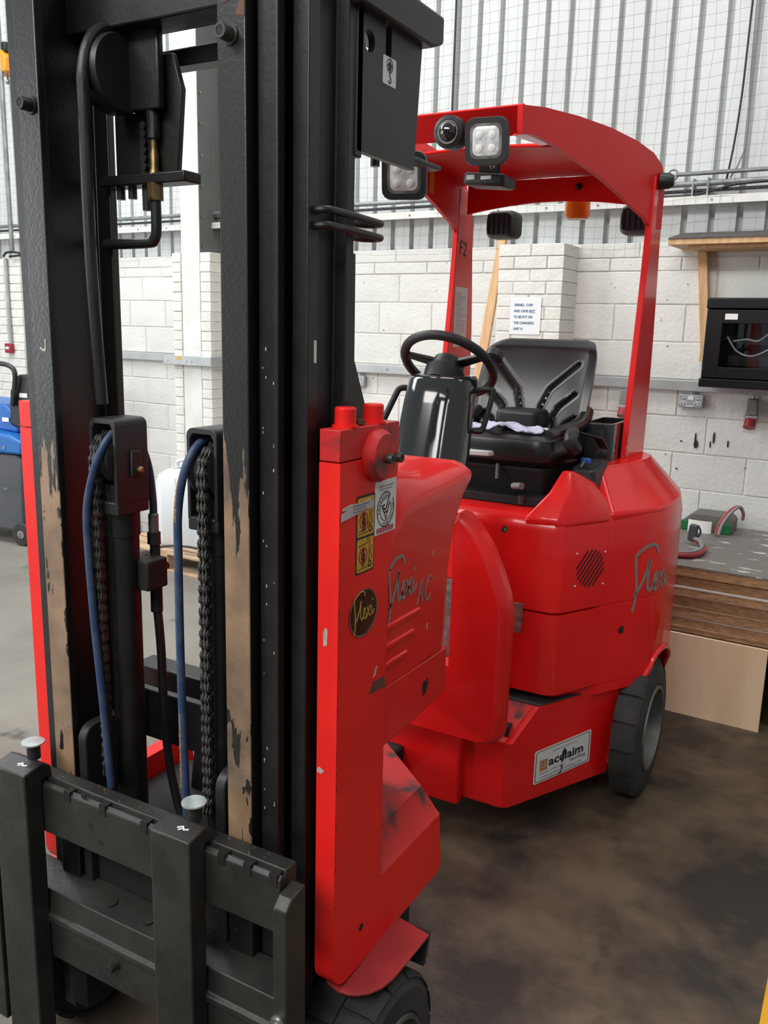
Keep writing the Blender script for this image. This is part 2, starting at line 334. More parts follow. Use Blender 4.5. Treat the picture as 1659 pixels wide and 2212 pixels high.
# corrugated sheeting above the block wall: pans and narrow grooves, one object per sheet
clad = MB().box(-7.5, 4, 0.08, 0.14, 2.06, 5.2).build('trim_1', CLADG, wall, smooth=0); tag(clad, 'wall behind the corrugated sheets')
for i in range(-7, 5):
    mb = MB(); x = -0.13+0.131*7*i
    prof = []
    for j in range(7):
        a = x+0.131*j; prof += [(a+0.013, 0.067), (a+0.017, 0.017), (a+0.115, 0.017), (a+0.119, 0.067)]
    prof = [(p[0]-0.0655, p[1]) for p in [(x, 0.067)]+prof+[(x+0.917, 0.067)]]
    rings = [[(px, py, z) for px, py in prof] for z in (2.062, 5.2)]
    mb.loft(rings, False, False, closed=False)
    o = mb.build('cladding_sheet', CLAD, wall, smooth=0); sd = o.modifiers.new('s', 'SOLIDIFY'); sd.thickness = 0.003; sd.offset = 0

def wb(name, m, x0, x1, d0, d1, z0, z1, bev=0.003, parent=None):
    return MB().box(x0, x1, -d1, -d0, z0, z1).build(name, m, parent or wall, bevel=bev)
def promote(o, label, cat, group=None):
    o.parent = None; o.location = WLOC; o.rotation_euler = (0, 0, WA); return tag(o, label, cat, group)
# ledge, conduits and cable tray along the wall
r1 = MB().prism([(-0.075, 2.262), (0.02, 2.262), (0.02, 2.254), (-0.067, 2.254), (-0.067, 2.224), (-0.075, 2.224)], 'x', -7.5, 4).build('trim_2', WHT, wall, smooth=0)
for i in range(26):
    MB().cyl((-5.8+i*0.28, -0.075, 2.243), (-5.8+i*0.28, -0.080, 2.243), 0.005, n=8).build('bolt', GALV, wall)
MB().cyl((-7.5, -0.055, 2.322), (4, -0.055, 2.322), 0.013, n=12).build('conduit', GALV)
promote(bpy.data.objects['conduit'], 'thick galvanised conduit running above the white ledge', 'conduit')
promote(MB().cyl((-7.5, -0.045, 2.290), (4, -0.045, 2.290), 0.008, n=12).build('wall_cable', BLKS), 'thin black cable run between the ledge and the galvanised conduit', 'cable')
hp = MB().cyl((-0.10, -0.07, 2.366), (4, -0.07, 2.366), 0.010, n=12).build('ringed_pipe', GALV); promote(hp, 'short galvanised pipe with a ring end beside the guard', 'pipe')
MB().tube([(-0.115+0.024*math.cos(a), -0.07, 2.366+0.024*math.sin(a)) for a in [2*math.pi*i/20 for i in range(20)]], 0.005, 8, closed=True).build('pipe_ring', GALV, hp)
for x in (-0.02, 0.05, 0.35): MB().box(x, x+0.008, -0.07, 0.0, 2.26, 2.345).build('pipe_clip', GALV, wall)
MB().tube([(-0.3, -0.04, 2.275), (-0.05, -0.05, 2.268), (0.1, -0.06, 2.29), (0.2, -0.06, 2.31), (0.5, -0.06, 2.315), (1.5, -0.06, 2.31)], 0.007, 8, 6).build('loose_cable', BLKS)
promote(bpy.data.objects['loose_cable'], 'slack black cable sagging below the conduits at upper right', 'cable')
promote(MB().tube([(-1.37, -0.03, 5.1), (-1.372, -0.03, 2.33)], 0.006, 8).build('drop_cable', BLKS), 'straight dark cable hanging down the cladding above the guard lamps', 'cable')
promote(MB().tube([(0.175, -0.03, 5.1), (0.165, -0.03, 3.1), (0.155, -0.03, 2.6), (0.13, -0.05, 2.30)], 0.005, 8, 6).build('drop_cable', BLKS), 'straight dark cable hanging down the cladding at upper right', 'cable')
MB().tube([(0.19, -0.03, 5.1), (0.185, -0.03, 3.1), (0.20, -0.03, 2.55), (0.185, -0.04, 2.42), (0.15, -0.05, 2.34)], 0.004, 8, 6).build('drop_cable', CABL)
promote(bpy.data.objects['drop_cable.002'], 'thin bowed grey cable hanging down the cladding at upper right', 'cable')

# bird netting hung in front of the cladding
mb = MB()
def netpt(a, z): return (a+0.006*math.sin(7*z+a), -0.065-0.02*math.sin(2.1*a+1.3*z)-(0.05*max(0, 2.5-z)), z+0.010*math.sin(5*a))
for i in range(122):
    a = -5.6+0.055*i; zz = [2.02+0.04*math.sin(3*a)+k*0.13 for k in range(19)]
    mb.tube([netpt(a+0.004*math.sin(k*1.7+i), z) for k, z in enumerate(zz)], 0.0007, 3)
for j in range(44):
    z = 2.03+0.055*j; mb.tube([netpt(-5.6+0.10*k, z+0.004*math.sin(k*1.3+j)) for k in range(68)], 0.0007, 3)
promote(mb.build('bird_netting', NETM, smooth=0), 'fine dark bird netting hung in front of the corrugated cladding', 'netting')

# brick piers
def pier(x0, x1, d, ztop, gap=None, start=0):
    start = 0
    p = MB().box(x0+0.006, x1-0.006, -d+0.006, 0.02, 0, ztop-0.006)
    if gap: p = MB().box(x0+0.006, gap[0], -d+0.006, 0.02, 0, ztop-0.006).box(gap[1], x1-0.006, -d+0.006, 0.02, 0, ztop-0.006)
    p = p.build('brick_pier', MORT, wall, smooth=0)
    p['kind'] = 'structure'
    c = 0.0645; n = int(round(ztop/c)); meshes = {}
    for k in range(start, n):
        z0 = ztop-c*(n-k); spans = []
        if gap: spans = [(x0, gap[0]), (gap[1], x1)]
        elif k % 2: spans = [(x0, (x0+x1)/2), ((x0+x1)/2, x1)]
        else: q = (x1-x0)/4; spans = [(x0, x0+q), (x0+q, x1-q), (x1-q, x1)]
        for a, b in spans:
            ky = round(b-a, 3)
            if ky not in meshes:
                meshes[ky] = MB().box(-ky/2+0.002, ky/2-0.002, -d, -0.0, 0.0025, c-0.0025).mesh('brick'); meshes[ky].materials.append(BRICK)
            o = bpy.data.objects.new('brick', meshes[ky]); COL.objects.link(o); o.parent = p; o.location = ((a+b)/2, random.uniform(-0.003, 0.002), z0)
            bv = o.modifiers.new('bevel', 'BEVEL'); bv.width = 0.003; bv.segments = 1
    return p
p1 = pier(-0.955, -0.587, 0.22, 2.05, start=10); tag(p1, 'white painted brick pier behind the seat carrying the notice')
p2 = pier(-3.393, -3.042, 0.20, 2.062, gap=(-3.308, -3.136), start=8); tag(p2, 'white painted brick pier around the steel column')
p3 = pier(-5.45, -5.03, 0.20, 2.06, start=14); tag(p3, 'white painted brick pier at the far left')
col = MB().box(-3.304, -3.140, -0.196, -0.190, 0.02, 5.2).build('column_face', WHT, p2, smooth=0)
MB().box(-3.146, -3.138, -0.190, 0.05, 2.062, 5.2).build('column_side', COLG, p2, smooth=0)
MB().box(-3.304, -3.296, -0.190, 0.05, 2.062, 5.2).build('column_side', COLG, p2, smooth=0)
for i in range(7): MB().cyl((-3.138, -0.17, 2.10+0.19*i), (-3.128, -0.17, 2.10+0.19*i), 0.008, n=10).build('column_bolt', STEEL, p2)

# steel trunking along the block wall
TR = empty('cable_trunking', WLOC, WA); tag(TR, 'grey steel cable trunking running along the block wall', 'trunking')
def trunk(name, x0, x1, d0, z0=1.324, z1=1.378, label=None):
    o = wb(name, TRNK, x0, x1, d0, d0+0.04, z0, z1, 0.004, TR)
    return o
trunk('trunking_length', -5.0, -3.36, 0.0); trunk('trunking_length', -3.04, -0.96, 0.0); trunk('trunking_length', -0.58, 4, 0.0)
t2 = trunk('trunking_length', -3.46, -3.02, 0.20, 1.315, 1.378)
for x in (-3.42, -3.24, -3.19): MB().cyl((x, -0.24, 1.345), (x, -0.243, 1.345), 0.008, n=12).build('screw', STEEL, t2)
MB().box(-3.02, -3.012, -0.24, 0, 1.315, 1.378).build('trunking_end', TRNK, t2)
flat('warning_tag', [rect(-3.325, 1.352, -3.285, 1.374)], FR((0, -0.2405, 0), (1, 0, 0), (0, 0, 1)), YEL, t2)
flat('warning_tag', [rect(-2.03, 1.345, -2.00, 1.368)], FR((0, -0.0405, 0), (1, 0, 0), (0, 0, 1)), YEL, TR)
for x in (-1.75, -0.53, -1.0): MB().cyl((x, -0.04, 1.351), (x, -0.043, 1.351), 0.007, n=12).build('screw', GALV, TR)
MB().tube([(-5.175, -0.22, 2.06), (-5.175, -0.22, 1.40)], 0.015, 10).build('pier_conduit', TRNK, p3)
promote(MB().tube([(-5.105, -0.2, 5.0), (-5.108, -0.2, 2.10)], 0.016, 10).build('riser_pipe', GALV), 'straight grey pipe rising above the far left pier', 'pipe')
MB().tube([(-5.20, -0.215, 2.075), (-5.13, -0.235, 2.10), (-5.03, -0.23, 2.10), (-4.95, -0.2, 2.085), (-5.10, -0.235, 2.07)], 0.009, 8, 5).build('coiled_cable', BLKS, p3)
# grime marks on the wall with their own shapes
mb = MB(); fr = FR((0, -0.0035, 0), (1, 0, 0), (0, 0, 1))
drips = []
for (x, z, h, wd) in ((0.10, 1.085, 0.05, 0.006), (0.105, 1.055, 0.035, 0.016), (0.19, 1.095, 0.05, 0.008), (0.175, 1.06, 0.03, 0.005), (0.26, 1.07, 0.03, 0.006), (0.03, 1.065, 0.008, 0.007), (0.02, 0.92, 0.008, 0.008)):
    drips += [[(x+wd*math.cos(a)*0.7, z+h*0.62*math.sin(a)) for a in [2*math.pi*i/10 for i in range(10)]]]
for i in range(60):
    x, z, r = random.uniform(-2.6, 0.5), random.uniform(0.8, 1.98), random.uniform(0.0012, 0.004)
    if -1.0 < x < -0.55: continue
    drips += [[(x+r*math.cos(a), z+r*math.sin(a)*random.uniform(0.6, 1.4)) for a in [2*math.pi*i/6 for i in range(6)]]]
flat('wall_marks', drips, fr, INK, wall, 0.001, 0.001)['kind'] = 'stuff'

# ------------------------------------------------------------------ things on and by the wall (local frames share the wall's angle)
def wthing(name, label, cat, x, d, z, group=None):
    p = Matrix.Rotation(WA, 3, 'Z') @ Vector((x, -d, 0)); o = empty(name, (WLOC[0]+p.x, WLOC[1]+p.y, z), WA); tag(o, label, cat, group); return o
# notice taped to the pier
t = wthing('paper_notice', 'white paper notice with blue capitals taped to the brick pier', 'notice', -0.87, 0.2235, 1.585)
FRN = FR((0, 0, 0), (1, 0, 0), (0, 0, 1))
flat('paper_sheet', [rect(0, 0, 0.174, 0.192)], FRN, PAPER, t, 0.001)
for i, s in enumerate(('DRINKS , CUPS', 'AND CANS NOT', 'TO BE PUT ON', 'THE CHARGING', 'UNIT !!!')):
    text('notice_line', s, FRN, 0.022, 0.146-0.031*i, 0.0185, INKB, t, 0.0016, sx=0.86, bold=0.0006)
flat('underline', [rect(0.108, 0.1115, 0.148, 0.113)], FRN, INKB, t, 0.0016)
# twin socket, single socket, red industrial sockets
def socket(x, z, wd, label, twin):
    t = wthing('wall_socket', label, 'socket', x, 0.006, z)
    MB().box(0, wd, -0.03, 0, 0, 0.067).build('socket_box', SKTG, t, bevel=0.005)
    f = FR((0, -0.0302, 0), (1, 0, 0), (0, 0, 1))
    for c in ((0.027, wd-0.027) if twin else (wd/2,)):
        flat('socket_face', [rect(c-0.010, 0.024, c+0.010, 0.036), rect(c-0.005, 0.036, c+0.005, 0.050), rect(c-0.017, 0.018, c+0.017, 0.030)], f, PLAS, t, 0.001)
        flat('socket_slots', [rect(c-0.003, 0.036, c+0.003, 0.046), rect(c-0.013, 0.021, c-0.006, 0.025), rect(c+0.006, 0.021, c+0.013, 0.025)], f, INK, t, 0.0018)
    if twin: flat('switch_plate', [rect(0.046, 0.040, 0.074, 0.060)], f, PLAS, t, 0.001); flat('name_strip', [rect(0.042, 0.006, 0.078, 0.012)], f, PLAS, t, 0.001)
    MB().cyl((wd/2, -0.015, 0.067), (wd/2, -0.015, 0.085), 0.008, n=12).build('conduit_stub', TRNK, t)
socket(0.004, 1.241, 0.123, 'grey metal twin wall socket below the trunking beside the black cabinet', True)
socket(-1.995, 1.236, 0.077, 'grey metal single wall socket below the trunking left of the steering column', False)
def redsock(x, z, label):
    t = wthing('industrial_socket', label, 'socket', x, 0.006, z)
    MB().prism([(-0.026, 0.06), (0.026, 0.06), (0.022, 0.14), (-0.022, 0.14)], 'y', -0.05, 0).build('socket_body', GALV, t, bevel=0.004)
    MB().box(-0.032, 0.032, -0.06, 0, 0.045, 0.06).build('socket_collar', TRNK, t, bevel=0.003)
    MB().cyl((0, -0.03, 0.05), (0, -0.055, 0.0), 0.026, 0.029, n=20).build('socket_cap', CABR, t)
    MB().cyl((0, -0.02, 0.14), (0, -0.02, 0.165), 0.008, n=10).build('cable_gland', TRNK, t)
redsock(-0.27, 1.175, 'red capped industrial socket half hidden behind the right guard post')
redsock(0.36, 1.165, 'red capped industrial socket hanging below the black cabinet')
t = wthing('call_point', 'red square break glass call point on the far left pier', 'alarm', -5.225, 0.206, 1.33)
MB().box(0, 0.075, -0.035, 0, 0, 0.075).build('box', CABR, t, bevel=0.005); flat('glass_label', [rect(0.015, 0.03, 0.055, 0.05)], FR((0, -0.0352, 0), (1, 0, 0), (0, 0, 1)), WHITE, t, 0.001)
t = wthing('hoist_block', 'orange hoist block high on the wall at the upper left edge', 'hoist', -5.20, 0.07, 3.40)
MB().prism([(0.0, 0.0), (0.16, 0.0), (0.16, 0.10), (0.10, 0.16), (0.03, 0.13)], 'y', -0.14, 0.0).build('block_body', mat('hoist_orange', (0.75, 0.28, 0.02), rough=0.4), t, bevel=0.008)
MB().box(0.02, 0.14, -0.12, -0.02, 0.145, 0.21).build('block_cap', BLKS, t, bevel=0.005)
MB().tube([(0.08, -0.07, 0.0), (0.08, -0.07, -0.03), (0.095, -0.07, -0.05), (0.08, -0.07, -0.065), (0.062, -0.07, -0.05)], 0.007, 8, 4).build('block_hook', GALV, t)
# leaning plank behind the seat
t = wthing('leaning_plank', 'rough pine plank leaning against the wall left of the brick pier', 'plank', -1.05, 0.03, 0.02)
pl = MB().loft([[(-0.17, -0.30, 0), (-0.09, -0.30, 0), (-0.09, -0.275, 0), (-0.17, -0.275, 0)], [(0.030, -0.055, 2.12), (0.075, -0.055, 2.115), (0.075, -0.030, 2.115), (0.030, -0.030, 2.12)]]).build('plank_body', WOOD, t, bevel=0.002)
for z, f_ in ((1.55, 0.73), (1.62, 0.765)): MB().cyl((-0.13+0.2*f_+0.01, -0.29+0.245*f_-0.006, z), (-0.13+0.2*f_+0.01, -0.29+0.245*f_+0.0, z), 0.006, n=10).build('knot', CHIPB, t)
# timber shelf with sloping felt top
t = wthing('timber_shelf', 'pine wall bracket with a felt topped canopy above the black cabinet', 'shelf', -0.06, 0.0, 1.475)
MB().box(0.0, 1.2, -0.26, 0.0, 0.545, 0.575).build('canopy_board', WOOD, t, bevel=0.002)
MB().prism([(-0.265, 0.576), (-0.0, 0.625), (-0.0, 0.617), (-0.265, 0.570)], 'x', 0.0, 1.2).build('felt_cover', mat('felt', (0.10, 0.09, 0.085), (0.07, 0.065, 0.06), 0.9, scale=40), t)
MB().loft([[(0.150, -0.05, 0.06), (0.192, -0.05, 0.06), (0.192, -0.005, 0.06), (0.150, -0.005, 0.06)], [(0.092, -0.05, 0.53), (0.136, -0.05, 0.53), (0.136, -0.005, 0.53), (0.092, -0.005, 0.53)]]).build('upright', WOOD, t, bevel=0.002)
MB().box(0.150, 0.196, -0.055, -0.005, 0.0, 0.058).build('foot_block', WOOD, t, bevel=0.002)
MB().box(0.085, 1.15, -0.22, 0.0, 0.530, 0.545).build('batten', WOOD, t, bevel=0.002)
# black glass fronted wall cabinet
t = wthing('wall_cabinet', 'black glass fronted network cabinet fixed on the wall', 'cabinet', 0.16, 0.045, 1.365)
cw, cd = 0.52, 0.26
cb = MB().box(0, 0.012, -cd, 0, 0.04, 0.36).box(cw-0.012, cw, -cd, 0, 0.04, 0.36).box(0.012, cw-0.012, -0.012, 0, 0.04, 0.36).build('cabinet_shell', CABK, t, bevel=0.003)
MB().box(-0.006, cw+0.006, -cd-0.012, 0, 0.0, 0.04).build('base_panel', CABK, t, bevel=0.004)
MB().box(-0.004, cw+0.004, -cd-0.006, 0, 0.36, 0.41).build('top_panel', CABK, t, bevel=0.006)
d = MB().box(0.004, 0.075, -cd-0.014, -cd, 0.045, 0.355).box(cw-0.075, cw-0.004, -cd-0.014, -cd, 0.045, 0.355).box(0.075, cw-0.075, -cd-0.014, -cd, 0.045, 0.095).box(0.075, cw-0.075, -cd-0.014, -cd, 0.295, 0.355).build('door_frame', CABK, t, bevel=0.002)
gl = mat('cabinet_glass', (0.75, 0.8, 0.85), rough=0.02, trans=1.0); MB().box(0.075, cw-0.075, -cd-0.009, -cd-0.005, 0.095, 0.295).build('door_glass', gl, t, smooth=0)
flat('door_label', [rect(0.085, 0.312, 0.140, 0.338)], FR((0, -cd-0.0142, 0), (1, 0, 0), (0, 0, 1)), WHITE, t, 0.001)
MB().tube([(0.09, -0.2, 0.235), (0.14, -0.21, 0.17), (0.21, -0.21, 0.15), (0.29, -0.21, 0.19), (0.36, -0.2, 0.25)], 0.004, 8, 6).build('patch_cable', PLAS, t)
MB().tube([(0.12, -0.2, 0.215), (0.18, -0.21, 0.225), (0.23, -0.21, 0.22), (0.30, -0.2, 0.27), (0.42, -0.19, 0.29)], 0.004, 8, 6).build('patch_cable', PLAS, t)
MB().box(0.09, cw-0.09, -0.16, -0.02, 0.20, 0.225).build('patch_panel', DSTEEL, t, bevel=0.002); MB().box(0.09, cw-0.09, -0.14, -0.02, 0.10, 0.15).build('switch_unit', DSTEEL, t, bevel=0.002)
MB().cyl((0.125, -0.165, 0.175), (0.125, -0.18, 0.175), 0.007, n=12).build('red_plug', CABR, t)

# charging bench: stacked boards on bearers with a plywood sheet in front
BX = -0.10
def bthing(name, label, cat, group=None, z=0.0): return wthing(name, label, cat, BX, 0.0, z, group)
for i in range(3):
    o = bthing('timber_bearer', ('left', 'middle', 'right')[i]+' timber bearer under the stacked boards', 'bearer', z=0.0); MB().box(0.1+0.7*i, 0.2+0.7*i, -0.88, -0.02, 0, 0.360).build('bearer_body', WOOD, o, bevel=0.003)
ZB = [0.360, 0.386, 0.428, 0.472, 0.518, 0.560, 0.606, 0.651]; ords = ('lowest', 'second lowest', 'third from the bottom', 'fourth from the bottom', 'third from the top', 'second from the top', 'topmost')
BTOP = board_top()
for i in range(7):
    o = bthing('chipboard_sheet', ords[i]+' chipboard sheet in the stack on the charging bench', 'board', 'stacked chipboard sheets', z=0.0)
    off = (0.004, -0.006, 0.0, -0.010, 0.004, -0.008, 0.006)[i]
    MB().box(-0.15+off, 2.3+off, -0.935-off, -0.01, ZB[i]+0.0005, ZB[i+1]-0.007).build('board_core', CHIPB, o, smooth=0)
    MB().box(-0.15+off, 2.3+off, -0.937-off, -0.01, ZB[i+1]-0.007, ZB[i+1]-0.0005).build('board_facing', BTOP if i == 6 else (CHIPT if i in (1, 3, 4) else CHIPB), o, smooth=0)
o = bthing('plywood_sheet', 'pale plywood sheet standing on edge below the stacked boards', 'board', z=0.0)
MB().box(-0.2, 0.768, -0.962, -0.947, 0, 0.359).build('ply_panel', PLY, o, bevel=0.001)
# charger box, tape roll, cables, connector on the bench
t = wthing('charger_box', 'green ended grey box standing against the wall on the boards', 'box', 0.12, 0.18, 0.652)
MB().prism([(0.0, 0.0), (0.0, 0.045), (0.05, 0.085), (0.21, 0.085), (0.235, 0.06), (0.235, 0.0)], 'y', -0.03, 0.12).build('box_lid', mat('charger_grey', (0.12, 0.115, 0.105), rough=0.6), t, bevel=0.003)
MB().box(-0.002, 0.045, -0.045, -0.028, 0.0, 0.048).build('green_end', GRN, t, bevel=0.003); MB().box(0.165, 0.235, -0.045, -0.028, 0.0, 0.05).build('green_end', GRN, t, bevel=0.003)
t = wthing('white_bin_lid', 'white curved plastic tray in front of the green ended box', 'tray', 0.155, 0.245, 0.652)
MB().loft([[(0.066*math.sin(a)*1.0+0.06, 0.02*math.cos(a)*-1+0.0, z) for a in [-1.0+2.0*k/12 for k in range(13)]]+[(0.066*math.sin(a)*0.96+0.06, 0.02*math.cos(a)*-1+0.006, z) for a in [1.0-2.0*k/12 for k in range(13)]] for z in (0, 0.06)]).build('tray_wall', WHITE, t)
t = wthing('charger_lead', 'thick red and grey lead looping over the green ended box', 'cable', 0.33, 0.27, 0.655)
for i, m in enumerate((CABR, CABL)):
    MB().tube([(-0.03+0.012*i, -0.02, 0.006), (-0.02+0.012*i, 0.0, 0.06), (0.01+0.012*i, 0.03, 0.115), (0.045+0.006*i, 0.06, 0.14), (0.065, 0.09, 0.11), (0.065, 0.10, 0.07)], 0.008, 10, 6).build('lead_core', m, t)
t = wthing('battery_plug', 'dark grey battery plug standing on the boards with curled cable', 'plug', 0.24, 0.53, 0.652)
MB().prism([(-0.018, 0.02), (0.014, 0.012), (0.022, 0.05), (0.022, 0.092), (-0.012, 0.096), (-0.016, 0.065)], 'y', -0.018, 0.018).build('plug_body', SCRG, t, bevel=0.005)
MB().tube([(0.02, 0.012, 0.03), (0.034, 0.012, 0.06), (0.02, 0.012, 0.09)], 0.005, 8, 5).build('plug_handle', SCRG, t)
for i, m in enumerate((CABL, BLKS, CABR)):
    MB().tube([(0.005, 0, 0.03), (0.05, -0.05, 0.02+0.004*(2-i)), (0.075+0.006*i, -0.14, 0.013), (0.04+0.01*i, -0.25-0.012*i, 0.013), (-0.07, -0.28-0.014*i, 0.013), (-0.2, -0.24-0.014*i, 0.012)], 0.011, 10, 6).build('plug_cable', m, t)

# floor marking
t = MB().add([(1.052, -1.5, 0.0005), (1.14, -1.5, 0.0005), (1.14, 0.70, 0.0005), (1.056, 0.70, 0.0005), (1.052, -1.5, 0.003), (1.14, -1.5, 0.003), (1.14, 0.70, 0.003), (1.056, 0.70, 0.003)], [(3, 2, 1, 0), (4, 5, 6, 7), (0, 1, 5, 4), (1, 2, 6, 5), (2, 3, 7, 6), (3, 0, 4, 7)])
t.box(1.050, 1.14, 0.73, 1.3, 0.0005, 0.003); o = t.build('floor_line', YELO, smooth=0); tag(o, 'yellow painted floor line at the right edge', 'floor line')

# pallet with drum, left beyond the mast
t = empty('wooden_pallet', (-3.35, 2.95, 0), math.radians(-3)); tag(t, 'pale wooden pallet on the floor seen between the mast channels', 'pallet')
for i in range(6): MB().box(0, 1.0, 0.115*i, 0.115*i+0.085, 0.115, 0.130).build('top_slat', WOODP, t, bevel=0.002)
for y in (0, 0.28, 0.575): MB().box(0, 1.0, y, y+0.09, 0.0, 0.016).build('bottom_slat', WOODP, t, bevel=0.002)
for x in (0.0, 0.43, 0.88):
    for y in (0, 0.28, 0.575): MB().box(x, x+0.12, y, y+0.085, 0.016, 0.1).build('pallet_block', WOODP, t, bevel=0.003)
for x in (0.0, 0.45, 0.9): MB().box(x, x+0.1, 0, 0.66, 0.1, 0.115).build('stringer', WOODP, t, bevel=0.002)
t = empty('plastic_drum', (-2.88, 3.26, 0.131), 0.2); tag(t, 'large white plastic drum standing on the pallet', 'drum')
sq = lambda hw, z, r=0.09: [(p[0], p[1], z) for p in rect(-hw, -hw, hw, hw, r)]
MB().loft([sq(0.19, 0.0), sq(0.20, 0.02), sq(0.20, 0.42), sq(0.185, 0.47), sq(0.15, 0.50), sq(0.06, 0.505)]).build('drum_body', PLAS, t)
MB().cyl((0.02, -0.09, 0.50), (0.02, -0.09, 0.53), 0.035, n=20).build('drum_cap', PLAS, t)
MB().tube([(-0.12, 0.02, 0.495), (-0.1, 0.02, 0.55), (0.12, 0.04, 0.56), (0.15, 0.04, 0.495)], 0.014, 8, 5).build('drum_handle', PLAS, t)
t = empty('blue_canister', (-2.50, 3.05, 0.131), 0.1); tag(t, 'bright blue plastic canister beside the white drum', 'canister')
MB().loft([sq(0.08, 0.0, 0.03), sq(0.085, 0.02, 0.03), sq(0.085, 0.20, 0.03), sq(0.05, 0.25, 0.03)]).build('canister_body', CYAN, t); MB().cyl((0.02, 0, 0.25), (0.02, 0, 0.28), 0.025, n=16).build('canister_cap', PLAS, t)
t = empty('black_hose', (-3.0, 2.9, 0), 0); tag(t, 'thin black hose lying across the pallet to the canister', 'hose')
MB().tube([(-0.05, -0.08, 0.01), (0.08, 0.0, 0.13), (0.20, 0.04, 0.17), (0.36, 0.05, 0.185), (0.42, 0.06, 0.18)], 0.008, 8, 6).build('hose_line', BLKS, t)

# floor scrubber at the far left
t = empty('floor_scrubber', (-4.45, 2.80, 0), 0.15); tag(t, 'blue and grey floor scrubbing machine parked at the left edge', 'cleaning machine')
MB().prism([(-0.35, 0.10), (0.36, 0.10), (0.38, 0.62), (0.33, 0.66), (-0.35, 0.66)], 'y', -0.02, 0.5).build('tank_body', SCRG, t, bevel=0.02, seg=3)
MB().prism([(-0.36, 0.665), (0.40, 0.665), (0.40, 0.76), (0.30, 0.80), (-0.36, 0.86)], 'y', -0.04, 0.52).build('blue_lid', SCRB, t, bevel=0.02, seg=3)
MB().prism([(-0.3, 0.84), (0.28, 0.80), (0.32, 0.88), (0.18, 1.0), (-0.3, 1.02)], 'y', 0.06, 0.44).build('blue_hood', SCRB, t, bevel=0.02, seg=3)
MB().prism([(0.22, 0.86), (0.40, 0.80), (0.56, 1.02), (0.56, 1.20), (0.32, 1.22), (0.24, 1.1)], 'y', 0.05, 0.4).build('control_panel', BLKS, t, bevel=0.02, seg=3)
MB().tube([(0.28, 0.03, 1.0), (0.33, 0.02, 1.2), (0.30, 0.02, 1.27), (0.18, 0.02, 1.29), (0.05, 0.03, 1.25), (-0.05, 0.03, 1.1)], 0.017, 10, 6).build('handle', BLKS, t)
MB().cyl((0.34, -0.03, 0.085), (0.34, 0.03, 0.085), 0.085, n=28).build('caster_wheel', RUB, t, bevel=0.01); MB().cyl((0.34, -0.035, 0.085), (0.34, -0.028, 0.085), 0.03, n=16).build('wheel_hub', STEEL, t)
for rc in (rect(0.33, 1.06, 0.40, 1.09), rect(0.16, 0.88, 0.22, 0.91)): flat('white_label', [rc], FR((0, 0.0485, 0), (1, 0, 0), (0, 0, 1)), WHITE, t, 0.001)
MB().cyl((0.25, -0.042, 0.71), (0.25, -0.046, 0.71), 0.012, n=14).build('lid_badge', GALV, t)
flat('tank_latch', [rect(0.2, 0.40, 0.235, 0.415)], FR((0, -0.0205, 0), (1, 0, 0), (0, 0, 1)), STEEL, t, 0.001)

# ------------------------------------------------------------------ the forklift (origin on the floor below the front of the mast; x across, y towards its rear)
T = empty('forklift', (0, 0, 0)); tag(T, 'red articulated forklift truck with black mast and seat', 'forklift')
ZM = 2.42
# --- mast channels
def chan(name, prof, z0, z1, m):
    o = MB().prism(prof, 'z', z0, z1).build(name, m, T, bevel=0.002); c = mirror(o); c.name = name; return o, c
inner = chan('inner_mast_channel', [(0.197, -0.065), (0.250, -0.065), (0.250, 0.105), (0.197, 0.105), (0.197, 0.088), (0.233, 0.088), (0.233, -0.048), (0.197, -0.048)], 0.16, ZM, WORN)
mid = chan('middle_mast_channel', [(0.256, -0.045), (0.293, -0.045), (0.293, -0.026), (0.278, -0.026), (0.278, 0.095), (0.293, 0.095), (0.293, 0.112), (0.254, 0.112), (0.254, 0.095), (0.262, 0.095), (0.262, -0.026), (0.256, -0.026)], 0.12, ZM-0.05, BLK)
outer = chan('outer_mast_channel', [(0.298, -0.015), (0.328, -0.015), (0.328, 0.014), (0.308, 0.022), (0.308, 0.088), (0.328, 0.094), (0.328, 0.118), (0.298, 0.118)], 0.10, ZM-0.1, BLK)
def capscrew(name, p, d, r, l, parent, m=DSTEEL, flange=True):
    p, d = Vector(p), Vector(d).normalized()
    s = MB().lathe([(r*0.55, l-0.6*r), (r*0.6, l), (r*0.95, l), (r, l-0.001), (r, 0)], p, d, 18)
    if flange: s.lathe([(r*1.35, 0.0), (r*1.35, 0.003)], p, d, 18)
    o = s.build(name, m, parent); MB().lathe([(r*0.58, l-0.5*r), (r*0.58, l-0.0004)], p, d, 6).build('hex_socket', BLKM, parent); return o
capscrew('cap_screw', (0.222, -0.065, 2.014), (0, -1, 0), 0.011, 0.024, T); capscrew('cap_screw', (-0.216, -0.065, 1.959), (0, -1, 0), 0.011, 0.024, T)
